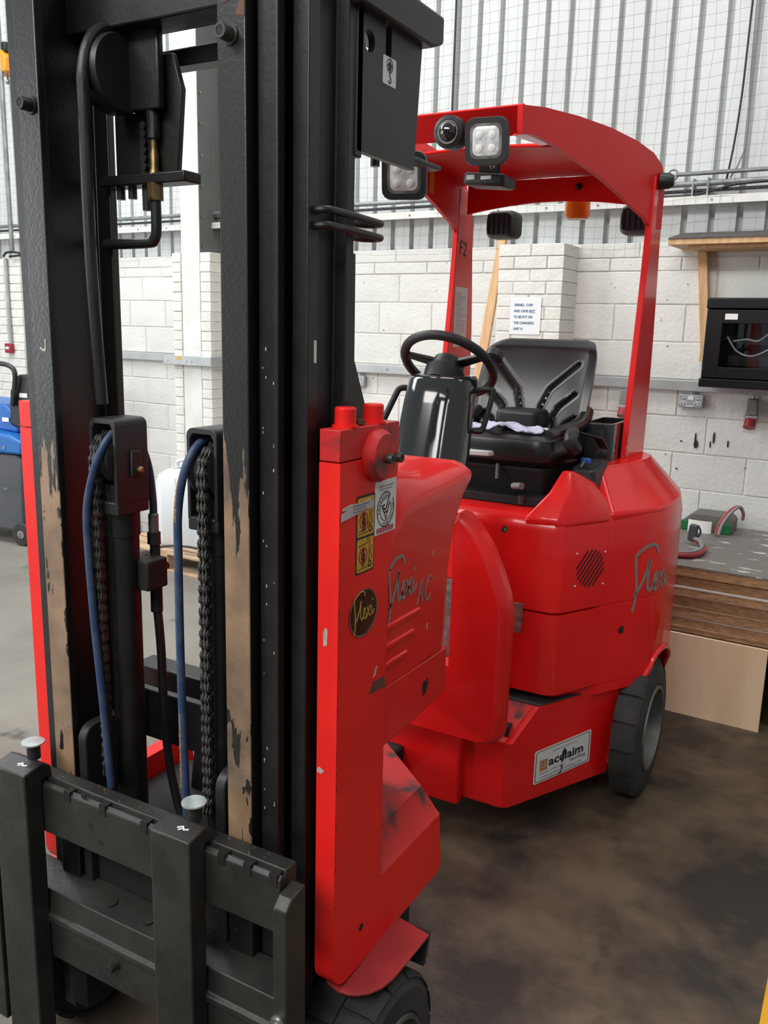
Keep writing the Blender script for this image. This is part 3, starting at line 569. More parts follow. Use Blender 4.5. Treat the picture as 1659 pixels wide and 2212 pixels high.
# chipped paint spots on the channels
flat('paint_chip', [[(0.232, 2.04), (0.249, 2.035), (0.249, 2.085), (0.243, 2.092), (0.241, 2.06)], [(0.205, 2.058), (0.222, 2.060), (0.220, 2.068), (0.208, 2.066)]], FR((0, -0.0652, 0), (1, 0, 0), (0, 0, 1)), RUSTC, inner[0], 0.0004)['kind'] = 'stuff'
flat('paint_scratch', stroke([(-0.228, 1.55), (-0.215, 1.545), (-0.213, 1.565)], 0.004, 3), FR((0, -0.0652, 0), (1, 0, 0), (0, 0, 1)), CHIP, inner[1], 0.0004)
flat('white_mark', [rect(0.0, 1.543, 0.006, 1.578)], FR((0.3283, 0.003, 0), (0, 1, 0), (0, 0, 1)), WHITE, outer[0], 0.0005)
sp = []
for i in range(26):
    a, z, r = random.choice((0.264, 0.27, 0.285)), random.uniform(0.75, 1.6), random.uniform(0.0008, 0.0022); sp.append([(a+r*math.cos(t)*0.7, z+r*1.6*math.sin(t)) for t in [2*math.pi*k/6 for k in range(6)]])
flat('paint_specks', sp, FR((0, -0.0452, 0), (1, 0, 0), (0, 0, 1)), CHIP, mid[0], 0.0004)['kind'] = 'stuff'

# --- top cross members, hose guide and rear plates
MB().box(-0.233, 0.233, 0.03, 0.10, 2.095, 2.20).build('top_crossmember', BLK, T, bevel=0.004)
MB().box(-0.262, 0.262, 0.112, 0.15, 2.045, 2.075).build('middle_crossmember', BLK, T, bevel=0.003)
MB().box(-0.06, 0.262, 0.150, 0.156, 2.075, 2.085).build('crossmember_lip', mat('crossmember_green', (0.03, 0.055, 0.03), rough=0.4), T)
MB().box(-0.112, -0.040, 0.060, 0.075, 1.965, 2.10).build('hanger_plate', BLK, T, bevel=0.004)
MB().lathe([(0.02, -0.022), (0.063, -0.022), (0.066, -0.012), (0.066, 0.012), (0.063, 0.022), (0.02, 0.022)], (-0.130, 0.045, 2.025), (1, 0, 0), 36).build('hose_pulley', BLKS, T)
MB().tube([(-0.135, -0.010, 1.45), (-0.132, -0.024, 1.70), (-0.130, -0.026, 1.96), (-0.130, -0.024, 2.02), (-0.130, -0.008, 2.065), (-0.130, 0.022, 2.092), (-0.130, 0.055, 2.094), (-0.130, 0.09, 2.075)], 0.011, 12, 8).build('mast_hose', HOSEK, T)
MB().prism([(-0.175, 1.86), (-0.025, 1.855), (-0.01, 2.00), (-0.03, 2.06), (-0.11, 2.06), (-0.11, 1.97), (-0.175, 1.97)], 'y', 0.085, 0.097).build('rear_plate', BLK, T, bevel=0.002)
MB().box(-0.20, 0.010, 0.065, 0.11, 1.843, 1.862).build('manifold_bar', BLK, T, bevel=0.003)
for x in (-0.165, -0.135): MB().cyl((x, 0.085, 1.843), (x, 0.085, 1.822), 0.008, n=8).build('manifold_bolt', DSTEEL, T)
MB().cyl((-0.100, 0.085, 1.843), (-0.100, 0.085, 1.80), 0.008, n=12).build('stop_pin', BLKS, T)
MB().cyl((-0.069, 0.075, 1.815), (-0.069, 0.075, 1.845), 0.014, n=6).build('hose_union', BRASS, T)
MB().lathe([(0.010, 0), (0.010, 0.02), (0.008, 0.024), (0.008, 0.05), (0.0065, 0.055), (0.0065, 0.08)], (-0.069, 0.075, 1.845), (0, 0, 1), 14).build('hose_ferrule', BRASS, T)
MB().tube([(-0.069, 0.075, 1.82), (-0.069, 0.075, 1.765), (-0.075, 0.075, 1.748), (-0.092, 0.075, 1.742), (-0.20, 0.075, 1.742)], 0.0095, 12, 6).build('steel_pipe', HOSEK, T)
MB().tube([(-0.069, 0.075, 1.92), (-0.069, 0.075, 1.96), (-0.075, 0.07, 1.98)], 0.012, 12, 4).build('pipe_elbow', HOSEK, T)
ch = MB()
for i in range(7): ch.cyl((-0.100, 0.078, 1.862+0.014*i), (-0.100, 0.092, 1.862+0.014*i), 0.0075, n=8)
ch.build('short_chain', BLKM, T)

# --- lifting eye bracket plate on the right of the mast
bp = MB().prism([(0.118, 1.880), (0.316, 1.880), (0.334, 2.09), (0.118, 2.09)], 'x', 0.318, 0.330).build('bracket_plate', BLKS, T)
c1 = MB().cyl((0.30, 0.152, 2.051), (0.35, 0.152, 2.051), 0.017, n=24).build('cut', BLK); boolean(bp, c1)
c2 = MB().prism([(0.207, 2.03), (0.221, 2.03), (0.224, 2.05), (0.224, 2.12), (0.204, 2.12), (0.204, 2.05)], 'x', 0.30, 0.35).build('cut', BLK); boolean(bp, c2)
MB().prism([(0.10, 2.09), (0.345, 2.09), (0.385, 2.105), (0.385, 2.15), (0.10, 2.15)], 'x', 0.235, 0.348).build('bracket_cap', BLKS, T, bevel=0.005)
MB().box(0.298, 0.330, 0.110, 0.135, 1.870, 2.12).build('bracket_edge', BLK, T, bevel=0.003)
fb = FR((0.3302, 0, 0), (0, 1, 0), (0, 0, 1))
lb = flat('hook_label', [rect(0.196, 1.999, 0.240, 2.043, 0.003)], fb, WHITE, T, 0.0006)
flat('arrow_mark', [[(0.2135, 2.022), (0.2225, 2.022), (0.2225, 2.029), (0.2265, 2.029), (0.218, 2.038), (0.2095, 2.029), (0.2135, 2.029)]]+ringp(0.218, 2.030, 0.0098, 0.0105, 0.0013, n=24), fb, INK, lb, 0.0012)
flat('hook_mark', stroke([(0.218, 2.0195), (0.218, 2.013), (0.222, 2.010), (0.222, 2.005), (0.217, 2.003), (0.214, 2.007)], 0.0022, 4), fb, INK, lb, 0.0012)
# work lamp tucked behind the bracket plate
def lamp(name, c, size, nrm, parent, depth=0.055):
    n = Vector(nrm).normalized(); u = Vector((0, 0, 1)).cross(n).normalized(); v = n.cross(u); c = Vector(c)
    R = lambda hw, h: [c+u*a+v*b+n*h for a, b in rect(-hw, -hw, hw, hw, hw*0.42)]
    o = MB().loft([R(size*0.62, -depth), R(size*0.9, -depth*0.55), R(size, -0.012), R(size, 0), R(size*0.97, 0.006), R(size*0.74, 0.006), R(size*0.70, -0.006)], True, False).build(name, BLKS, parent)
    MB().loft([R(size*0.735, 0.0055), R(size*0.72, 0.002)]).build('lamp_bezel', STEEL, o); f = MB().loft([R(size*0.71, -0.004), R(size*0.69, 0.004), R(size*0.5, 0.0075)]).build('lamp_glass', LENS, o)
    for a, b in ((-0.3, 0.25), (0.3, 0.25), (-0.3, -0.3), (0.3, -0.3)):
        q = c+u*a*size+v*b*size+n*0.0065; MB().lathe([(size*0.17, 0), (size*0.17, 0.002), (size*0.08, 0.004)], q, n, 14).build('led_cell', WHITE, o)
    return o
lamp('work_lamp', (0.155, 0.60, 1.925), 0.050, (0.30, -0.9, -0.15), T)
MB().box(0.225, 0.255, 0.30, 0.58, 1.925, 1.935).build('lamp_arm', BLKS, T, bevel=0.003)
MB().cyl((0.24, 0.33, 1.925), (0.24, 0.33, 1.895), 0.009, n=8).build('arm_bolt', DSTEEL, T)
# two flat hose loops on the side of the mast
for z in (1.772, 1.749):
    MB().tube([(0.326, 0.004, z+0.002), (0.345, 0.010, z+0.003), (0.346, 0.05, z+0.003), (0.346, 0.16, z), (0.340, 0.180, z), (0.325, 0.186, z), (0.308, 0.17, z), (0.305, 0.13, z)], 0.0062, 10, 5).build('hose_loop', BLKS, T)
MB().prism([(0.11, 1.36), (0.175, 1.36), (0.172, 1.46), (0.130, 1.545), (0.128, 1.72), (0.11, 1.72)], 'x', 0.312, 0.326).build('mast_gusset', BLK, T, bevel=0.002)

# --- red side plates of the front unit
def rp(cy, cz, r, a0, a1, n=6): return [(cy+r*math.cos(math.radians(a0+(a1-a0)*i/n)), cz+r*math.sin(math.radians(a0+(a1-a0)*i/n))) for i in range(n+1)]
platep = [(0.0, 0.46), (0.0, 1.3865), (0.194, 1.3865), (0.188, 1.30), (0.168, 1.20), (0.165, 0.57)]+rp(0.185, 0.571, 0.020, 180, 270)+[(0.43, 0.551)]+rp(0.422, 0.43, 0.025, 0, -90)+[(0.06, 0.405)]+rp(0.05, 0.455, 0.05, -95, -175)
for s in (1, -1):
    sp_ = MB().prism(platep, 'x', 0.342*s, 0.382*s).build('side_plate', REDP, T, bevel=0.0015)
    MB().prism([(0, 1.3885), (0.194, 1.3885), (0.194, 1.440), (0, 1.440)], 'x', 0.342*s, 0.3815*s).build('plate_cap', REDP if s < 0 else REDD, T, bevel=0.0015)
    b = MB().lathe([(0.045, 0), (0.045, 0.012), (0.038, 0.022), (0.0, 0.022)], (0.380*s, 0.113, 1.388), (s, 0, 0), 36).build('pivot_boss', REDD, T)
    for y in (0.118, 0.150): capscrew('boss_bolt', (0.402*s, y, 1.384-(y-0.118)*0.05), (s, 0, 0), 0.0085, 0.011, T, DSTEEL, False)
    for y in (0.045, 0.135):
        MB().lathe([(0.022, 0), (0.022, 0.004), (0.018, 0.004), (0.018, 0.03), (0.016, 0.033), (0, 0.033)], (0.362*s, y, 1.440), (0, 0, 1), 20).build('cap_bolt', REDP, T)
MB().cyl((0.362, 0.09, 1.442), (0.362, 0.09, 1.449), 0.011, n=6).build('grease_nipple', BRASS, T)
fs = FR((0.3822, 0, 0), (0, 1, 0), (0, 0, 1))
MB().cyl((0.372, 0.097, 0.485), (0.3826, 0.097, 0.485), 0.0075, n=18).build('plate_hole', BLKM, T)
ffr = FR((0, -0.0002, 0), (1, 0, 0), (0, 0, 1))
chips = []
for i in range(44):
    z = random.uniform(0.55, 1.3); r = random.uniform(0.001, 0.0026); chips.append([(0.0008+r*abs(math.cos(t)), z+2.0*r*math.sin(t)) for t in [2*math.pi*k/7 for k in range(7)]])
flat('edge_wear', chips, fs, RUSTC, T, 0.0004)['kind'] = 'stuff'
flat('scratch_patch', [[(0.105, 0.955), (0.165, 0.950), (0.162, 0.972), (0.12, 0.974)]], fs, RUSTC, T, 0.0004)
flat('paint_chip', [[(0.120, 0.982), (0.128, 0.985), (0.136, 0.998), (0.132, 1.002), (0.126, 0.994)]], fs, CHIP, T, 0.0004)
flat('paint_chip', [[(0.354, 1.075), (0.361, 1.077), (0.362, 1.104), (0.357, 1.108), (0.353, 1.098)]], ffr, CHIP, T, 0.0004)
flat('paint_chip', [[(0.343, 0.842), (0.352, 0.840), (0.358, 0.846), (0.349, 0.852), (0.344, 0.850)]], ffr, CHIP, T, 0.0004)

# decals on the right plate
exl = flat('examination_label', [rect(0.112, 1.246, 0.187, 1.341)], fs, WHITE, T, 0.0006)
cy, cz = 0.1495, 1.2885
flat('label_rings', ringp(cy, cz, 0.0295, 0.0305, 0.0016, 62, 395)+ringp(cy, cz, 0.0195, 0.020, 0.0013, 80, 400), fs, INK, exl, 0.0011)
def arc_text(name, s, r, a0, a1, size, flip=False):
    for i, ch_ in enumerate(s):
        a = math.radians(a0+(a1-a0)*i/(len(s)-1)); rr = r
        text(name, ch_, fs, cy+rr*math.cos(a), cz+rr*math.sin(a), size, INK, exl, 0.0011, 'CENTER', rot=a-math.pi/2 if not flip else a+math.pi/2, bold=0.0002)
arc_text('ring_letter', 'THOROUGH', 0.0222, 190, 75, 0.0068)
arc_text('ring_letter', 'EXAMINATION', 0.0275, 250, 375, 0.0062, True)
flat('tick_mark', stroke([(cy-0.012, cz+0.006), (cy+0.001, cz-0.017), (cy+0.013, cz+0.010)], 0.0032, 0)+stroke([(cy-0.013, cz+0.0065), (cy-0.003, cz+0.0085)], 0.003, 0)+stroke([(cy-0.007, cz+0.003), (cy-0.001, cz-0.001), (cy+0.004, cz+0.006), (cy+0.014, cz+0.026)], 0.0032, 0)+stroke([(cy-0.005, cz-0.006), (cy+0.0065, cz-0.004)], 0.0025, 0), fs, INK, exl, 0.0011)
for i, s in enumerate(('This equipment has been examined and', 'inspected in accordance with the', 'requirements')): text('label_line', s, fs, 0.1495, 1.330-0.0055*i, 0.0045, INKG, exl, 0.0011, 'CENTER', sx=0.72, bold=0.0001)
text('label_line', 'Next examination due', fs, 0.1495, 1.2535+0.0045, 0.004, INKG, exl, 0.0011, 'CENTER', sx=0.8)
for i in range(6):
    x = 0.1195+0.0102*i; flat('date_box', [rect(x, 1.2485, x+0.008, 1.2575)], fs, INKR, exl, 0.0010)
    text('date_digit', '210122'[i], fs, x+0.004, 1.2502, 0.008, WHITE, exl, 0.0014, 'CENTER', sx=0.8)
# yellow pictogram label, torn strip over it
yl = flat('warning_label', [rect(0.052, 1.189, 0.112, 1.325, 0.003)], fs, INK, T, 0.0005)
for z0, z1, up_ in ((1.254, 1.321, True), (1.192, 1.250, False)):
    p = flat('pictogram_panel', [rect(0.055, z0, 0.109, z1, 0.004)], fs, YEL, yl, 0.0009)
    zc = z0+0.026
    flat('person_mark', [ell(0.075, zc+0.011, 0.0035, 0.0035, 12), [(0.0705, zc+0.007), (0.0795, zc+0.007), (0.082, zc-0.004), (0.079, zc-0.005), (0.0785, zc-0.018), (0.0765, zc-0.018), (0.0755, zc-0.007), (0.0735, zc-0.018), (0.0715, zc-0.018), (0.0715, zc-0.005), (0.068, zc-0.004)]], fs, INK, yl, 0.0013)
    flat('ban_ring', ringp(0.0745, zc+0.002, 0.0125, 0.0135, 0.0022, n=28)+stroke([(0.066, zc+0.011), (0.083, zc-0.008)], 0.002, 0), fs, INKR, yl, 0.0016)
    flat('truck_mark', stroke([(0.060, zc+0.020), (0.088, zc+0.022), (0.090, zc+0.034)] if not up_ else [(0.060, zc-0.016), (0.088, zc-0.013), (0.090, zc-0.002)], 0.0015, 0)+stroke([(0.094, zc-0.014), (0.0945, zc+0.03)], 0.0012, 0)+stroke([(0.096, zc-0.008), (0.105, zc-0.006), (0.098, zc+0.008), (0.104, zc+0.016)], 0.0014, 0)+ringp(0.097, zc-0.016, 0.0045, 0.005, 0.0022, n=16)+stroke([(0.058, zc-0.021), (0.106, zc-0.019)], 0.0011, 0), fs, INK, yl, 0.0013)
tp = flat('torn_strip', [[(0.003, 1.291), (0.06, 1.297), (0.10, 1.300), (0.108, 1.306), (0.100, 1.314), (0.088, 1.318), (0.07, 1.313), (0.03, 1.316), (0.008, 1.313), (0.006, 1.309), (0.020, 1.307), (0.004, 1.304)]], fs, mat('strip_paper', (0.52, 0.47, 0.46), rough=0.7), T, 0.0019)
for i, s in enumerate(('Safe working load below this', 'do not exceed this limit', 'in the stated load position')): text('strip_line', s, fs, 0.038, 1.3095-0.0052*i, 0.0048, INKG if i else INKB, tp, 0.0024, sx=0.92, bold=0.0001)
# round badge and script lettering
bd = flat('round_badge', [ell(0.0805, 1.117, 0.0465, 0.0425, 48)], fs, MAROON, T, 0.0010); flat('badge_rim', ringp(0.0805, 1.117, 0.0455, 0.0415, 0.0022), fs, STEEL, bd, 0.0016)
def script_flexi(x, z, k, name, fr, m, parent, wd, h):
    S = lambda pts: [(x+a*k, z+b*k*1.0) for a, b in pts]
    polys = []
    for pts in ([(0.50, 0.84), (0.47, 0.94), (0.38, 0.985), (0.24, 0.965), (0.12, 0.91), (0.025, 0.845)], [(0.028, 0.86), (0.045, 0.66), (0.085, 0.42), (0.085, 0.20), (0.045, 0.0)], [(0.055, 0.24), (0.16, 0.36), (0.27, 0.56), (0.33, 0.76), (0.315, 0.55), (0.32, 0.36), (0.37, 0.29), (0.45, 0.36), (0.52, 0.49), (0.485, 0.55), (0.45, 0.44), (0.475, 0.31), (0.55, 0.29), (0.62, 0.40)],
                [(0.60, 0.55), (0.66, 0.42), (0.73, 0.30), (0.77, 0.33)], [(0.76, 0.56), (0.67, 0.43), (0.58, 0.29)], [(0.83, 0.52), (0.815, 0.40), (0.83, 0.32), (0.90, 0.36), (0.94, 0.42)]):
        polys += stroke(S(pts), wd, 6)
    flat('script_dot', stroke(S([(0.85, 0.66), (0.865, 0.70)]), wd, 6), fr, m, parent, h)
    return flat(name, polys, fr, m, parent, h)
script_flexi(0.046, 1.084, 0.074, 'badge_script', fs, GOLD, bd, 0.0017, 0.0022)

# --- cowl beside the mast with raised ribs
XC = 0.3795
cowlp = [(0.13, 0.948), (0.430, 0.945), (0.437, 0.98), (0.440, 1.11), (0.452, 1.20), (0.490, 1.27), (0.530, 1.312), (0.533, 1.326), (0.522, 1.337), (0.50, 1.336), (0.40, 1.340), (0.322, 1.347), (0.20, 1.356), (0.13, 1.358)]
def cowl_mesh():
    mb = MB(); ny, nz = 30, 30; arcs = [(0.13, 1.17), (0.174, 1.231), (0.20, 1.258), (0.23, 1.277), (0.302, 1.288), (0.41, 1.294), (0.521, 1.307), (0.6, 1.32)]
    rear = [(0.945, 0.430), (0.98, 0.437), (1.11, 0.440), (1.20, 0.460), (1.26, 0.505), (1.295, 0.552), (1.32, 0.568), (1.37, 0.570)]
    def lerp(t, x):
        for (a, b), (c, d) in zip(t, t[1:]):
            if a <= x <= c: return b+(d-b)*(x-a)/(c-a)
        return t[-1][1] if x > t[-1][0] else t[0][1]
    def ztop(y): return 1.346-0.10*max(0, y-0.13) if y < 0.36 else 1.323+0.04*(y-0.36) if y < 0.52 else 1.3294-0.5*(y-0.52)
    vs = []; fs_ = []
    for j in range(nz+1):
        for i in range(ny+1):
            v = j/nz; z = 0.945+(1.358-0.945)*v; y = 0.13+(lerp(rear, z)-0.13)*i/ny; zt = ztop(y); z = 0.945+(zt-0.945)*v
            y = 0.13+(lerp(rear, z)-0.13)*i/ny
            a = z-lerp(arcs, y); g = 0.0
            if a > -0.012: q = max(0, min(1, (a+0.012)/0.03)); g = (a+0.012)*0.55*q
            edge = max(0, i/ny-0.93)/0.07; g += 0.020*(1-math.sqrt(max(0, 1-edge*edge)))
            te = max(0, v-0.93)/0.07; g += 0.02*(1-math.sqrt(max(0, 1-te*te)))
            vs.append((XC-g, y, z))
    W = ny+1; n0 = len(vs); vs += [(0.07, y, z) for x, y, z in vs]
    for j in range(nz):
        for i in range(ny): fs_ += [(j*W+i, j*W+i+1, (j+1)*W+i+1, (j+1)*W+i), (n0+j*W+i, n0+(j+1)*W+i, n0+(j+1)*W+i+1, n0+j*W+i+1)]
    for j in range(nz): fs_ += [(j*W, (j+1)*W, n0+(j+1)*W, n0+j*W), (j*W+ny, n0+j*W+ny, n0+(j+1)*W+ny, (j+1)*W+ny)]
    for i in range(ny): fs_ += [(i, n0+i, n0+i+1, i+1), (nz*W+i, nz*W+i+1, n0+nz*W+i+1, n0+nz*W+i)]
    return mb.add(vs, fs_)
cow = cowl_mesh().build('front_cowl', RED, T, smooth=40)
lowp = [(0.13, 0.823), (0.28, 0.826), (0.445, 0.826+0.012), (0.436, 0.940), (0.13, 0.943)]
MB().prism(lowp, 'x', 0.09, 0.3785).build('frame_panel', RED, T, bevel=0.003)
MB().prism([(0.13, 0.70), (0.24, 0.73), (0.30, 0.80), (0.30, 0.83), (0.13, 0.83)], 'x', 0.24, 0.30).build('frame_gusset', RED, T, bevel=0.003)
for z, y1 in ((1.061, 0.300), (1.024, 0.276), (0.988, 0.250)):
    MB().prism([(0.168, z-0.006), (y1, z-0.006), (y1+0.006, z), (y1, z+0.006), (0.168, z+0.006)], 'x', XC-0.004, XC+0.0035).build('cowl_rib', RED, T, bevel=0.003)
fc = FR((XC+0.0002, 0, 0), (0, 1, 0), (0, 0, 1))
script_flexi(0.170, 1.068, 0.122, 'cowl_script', fc, SILV, T, 0.0062, 0.0012)
flat('cowl_letters', stroke([(0.288, 1.073), (0.308, 1.120), (0.312, 1.074)], 0.0042, 0)+stroke([(0.296, 1.092), (0.311, 1.092)], 0.004, 0)+stroke([(0.352, 1.112), (0.342, 1.121), (0.329, 1.110), (0.323, 1.092), (0.327, 1.076), (0.338, 1.073), (0.347, 1.083)], 0.0042, 4), fc, SILV, T, 0.0012)
flat('heart_chip', [[(0.334, 0.865), (0.345, 0.870), (0.354, 0.888), (0.352, 0.900), (0.346, 0.898), (0.342, 0.893), (0.336, 0.900), (0.330, 0.894), (0.329, 0.878)]], FR((0.3787, 0, 0), (0, 1, 0), (0, 0, 1)), BLKM, T, 0.0005)
flat('cowl_chip', [[(0.352, 1.16), (0.356, 1.158), (0.357, 1.168), (0.353, 1.17)], [(0.335, 1.01), (0.34, 1.01), (0.339, 1.022), (0.336, 1.02)]], fc, CHIP, T, 0.0005)['kind'] = 'stuff'
# --- foot step of the front unit
MB().prism([(0.14, 0.40), (0.43, 0.40), (0.43, 0.548), (0.14, 0.548)], 'x', 0.30, 0.343).build('step_side', RED, T, bevel=0.004)
MB().add([(0.382, 0.165, 0.551), (0.382, 0.432, 0.551), (0.372, 0.432, 0.560), (0.372, 0.165, 0.560), (0.345, 0.165, 0.600), (0.345, 0.425, 0.600), (0.340, 0.42, 0.612), (0.340, 0.165, 0.612), (0.17, 0.13, 0.622), (0.17, 0.55, 0.622), (0.17, 0.13, 0.55), (0.17, 0.55, 0.55)],
         [(0, 1, 2, 3), (3, 2, 5, 4), (4, 5, 6, 7), (7, 6, 9, 8), (8, 9, 11, 10), (0, 10, 11, 1), (0, 3, 4, 7, 8, 10), (1, 11, 9, 6, 5, 2)]).build('foot_step', REDD, T, smooth=20)
MB().box(0.285, 0.325, 0.24, 0.34, 0.18, 0.42).build('axle_bracket', RED, T, bevel=0.004)
# --- front chassis seen through the mast
MB().box(-0.335, 0.20, 0.24, 0.30, 0.66, 0.815).build('chassis_crossplate', BLK, T, bevel=0.004)
MB().box(-0.335, 0.20, 0.150, 0.170, 0.695, 0.810).build('tilt_plate', BLKS, T, bevel=0.004)
MB().box(-0.335, 0.335, 0.12, 0.40, 0.22, 0.50).build('axle_frame', BLKM, T, bevel=0.01)
MB().box(-0.26, 0.26, 0.02, 0.10, 0.17, 0.26).build('mast_foot', BLK, T, bevel=0.004)
for s in (-1, 1):
    MB().prism([(0.28, 0.42), (0.34, 0.42), (0.42, 0.80), (0.34, 0.80)], 'x', s*0.20-0.02, s*0.20+0.02).build('tilt_link', BLK, T, bevel=0.003)

# --- lift cylinders with chain sheaves
def lift(s):
    xc = 0.119*s; w2 = 0.034; y0, y1 = -0.028, 0.052; zt = 1.425
    outline = [(xc-w2, 1.265), (xc-w2, zt-0.014)]+[(xc-w2+0.014+0.014*math.cos(a), zt-0.014+0.014*math.sin(a)) for a in [math.pi-math.pi/2*k/4 for k in range(1, 5)]]+[(xc+w2-0.014+0.014*math.cos(a), zt-0.014+0.014*math.sin(a)) for a in [math.pi/2-math.pi/2*k/4 for k in range(0, 5)]]+[(xc+w2, 1.265)]
    t = 0.008; inn = [(xc+w2-t, 1.265), (xc+w2-t, zt-0.020), (xc+w2-t-0.006, zt-0.010), (xc-w2+t+0.006, zt-0.010), (xc-w2+t, zt-0.020), (xc-w2+t, 1.265)]
    b = MB().prism(outline+inn, 'y', y0, y1).build('sheave_bracket', BLKS, T, bevel=0.0015)
    MB().box(xc-w2, xc+w2, y0, y1, 1.245, 1.270).build('bracket_foot', BLKS, T, bevel=0.003)
    MB().lathe([(0.040, -0.022), (0.049, -0.022), (0.049, -0.018), (0.042, -0.016), (0.042, 0.0), (0.050, 0.001), (0.050, 0.004), (0.042, 0.006), (0.042, 0.020), (0.050, 0.022), (0.040, 0.023)], (xc, 0.010, 1.350), (1, 0, 0), 40).build('chain_sheave', DSTEEL, T)
    MB().box(xc+w2, xc+w2+0.006, 0.005, 0.03, 1.315, 1.365).build('pin_keeper', BLKS, T, bevel=0.004)
    MB().lathe([(0.007, 0), (0.007, 0.006), (0.004, 0.010)], (xc+w2+0.005, 0.022, 1.328), (1, 0, 0), 12).build('keeper_bolt', BRASS, T)
    MB().lathe([(0.030, 0), (0.030, 1.0), (0.033, 1.0), (0.033, 1.10)], (xc, 0.014, 0.20), (0, 0, 1), 24).build('lift_cylinder', BLK, T)
    MB().cyl((xc, 0.014, 1.19), (xc, 0.014, 1.26), 0.022, n=20).build('cylinder_rod', BLKS, T)
    MB().box(xc+0.02, xc+0.055, 0.02, 0.075, 1.09, 1.15).build('cylinder_valve', BLKM, T, bevel=0.004)
    # chain over the sheave
    xk = xc+s*0.011; pitch = 0.0205; pts = []
    z = 0.715
    while z < 1.350: pts.append((-0.037+0.0*(1.35-z), z)); z += pitch
    a = math.pi
    while a > -0.1: pts.append((0.010+0.047*math.cos(a), 1.350+0.047*math.sin(a))); a -= pitch/0.047
    pins = MB()
    for y, z in pts: pins.cyl((xk-0.0105, y, z), (xk+0.0105, y, z), 0.0045, n=8)
    C = pins.build('lift_chain', DSTEEL, T)
    me = {}
    for kind, xs in (('o', (-0.0088, -0.0008, 0.0072)), ('i', (-0.0056, 0.0024, 0.0))):
        mb = MB(); q = pitch/2
        for x in xs:
            pr = [(q+0.0080*math.cos(t), 0.0080*math.sin(t)) for t in [-math.pi/2+math.pi*k/5 for k in range(6)]]+[(0, 0.0052)]+[(-q+0.0080*math.cos(t), 0.0080*math.sin(t)) for t in [math.pi/2+math.pi*k/5 for k in range(6)]]+[(0, -0.0052)]
            mb.prism([(p[1], p[0]) for p in pr], 'x', x-0.0014, x+0.0014)
        me[kind] = mb.mesh('chain_link'); me[kind].materials.append(DSTEEL)
    for i in range(len(pts)-1):
        (ya, za), (yb, zb) = pts[i], pts[i+1]; o = bpy.data.objects.new('chain_link', me['oi'[i % 2]]); COL.objects.link(o); o.parent = C
        o.location = (xk, (ya+yb)/2, (za+zb)/2); o.rotation_euler = (math.atan2(-(yb-ya), zb-za), 0, 0)
lift(1); lift(-1)
hr = MB().tube([(0.088, -0.052, 0.70), (0.084, -0.052, 0.851), (0.081, -0.051, 1.03), (0.081, -0.05, 1.20), (0.083, -0.05, 1.28), (0.094, -0.046, 1.345), (0.102, -0.024, 1.390), (0.106, 0.010, 1.404), (0.106, 0.045, 1.385), (0.104, 0.062, 1.33), (0.104, 0.066, 1.10)], 0.0075, 14, 8).build('lift_hose', HOSE, T)
hl = MB().tube([(-0.109, -0.052, 0.70), (-0.123, -0.052, 0.892), (-0.136, -0.051, 1.031), (-0.144, -0.05, 1.167), (-0.144, -0.05, 1.247), (-0.134, -0.048, 1.30), (-0.118, -0.040, 1.355), (-0.109, -0.018, 1.393), (-0.107, 0.012, 1.404), (-0.105, 0.045, 1.385), (-0.100, 0.066, 1.33), (-0.100, 0.076, 1.26), (-0.100, 0.076, 1.22)], 0.0075, 14, 8).build('lift_hose', HOSE, T)
hf = FR((0, -0.0576, 0), (0, 0, 1), (-1, 0, 0))
text('hose_print', 'OIRTEK PFM75-04 6MM', FR((0.0855, -0.0585, 1.262), (0.05, 0.02, 1), (-1, 0, 0.05)), 0, 0, 0.0085, YEL, hr, 0.0003, sx=0.9)
text('hose_print', 'PFM 25 SAE J1754 Red Abrasion MSHA IC-188 5 www.pirtek.eu', FR((0.0845, -0.0592, 0.76), (-0.004, 0.002, 1), (-1, 0, 0)), 0, 0, 0.0062, YEL, hr, 0.0006, sx=0.9)
MB().lathe([(0.010, 0), (0.010, 0.035), (0.008, 0.038)], (-0.100, 0.076, 1.195), (0, 0, 1), 16).build('hose_ferrule', GALV, hl)
MB().cyl((-0.100, 0.076, 1.170), (-0.100, 0.076, 1.195), 0.013, n=6).build('hose_nut', BLKS, hl)
MB().lathe([(0.012, 0), (0.012, 0.05), (0.018, 0.055), (0.018, 0.10), (0.010, 0.105), (0.010, 0.15)], (-0.100, 0.078, 1.03), (0, 0, 1), 16).build('valve_block', BLKM, T)
MB().cyl((-0.100, 0.08, 1.12), (-0.072, 0.08, 1.13), 0.008, n=10).build('valve_port', BLKS, T)
MB().tube([(-0.100, 0.078, 1.05), (-0.098, 0.084, 0.95), (-0.10, 0.09, 0.80), (-0.095, 0.10, 0.66), (-0.06, 0.10, 0.55), (0.0, 0.09, 0.48)], 0.009, 12, 6).build('return_hose', HOSEK, T)

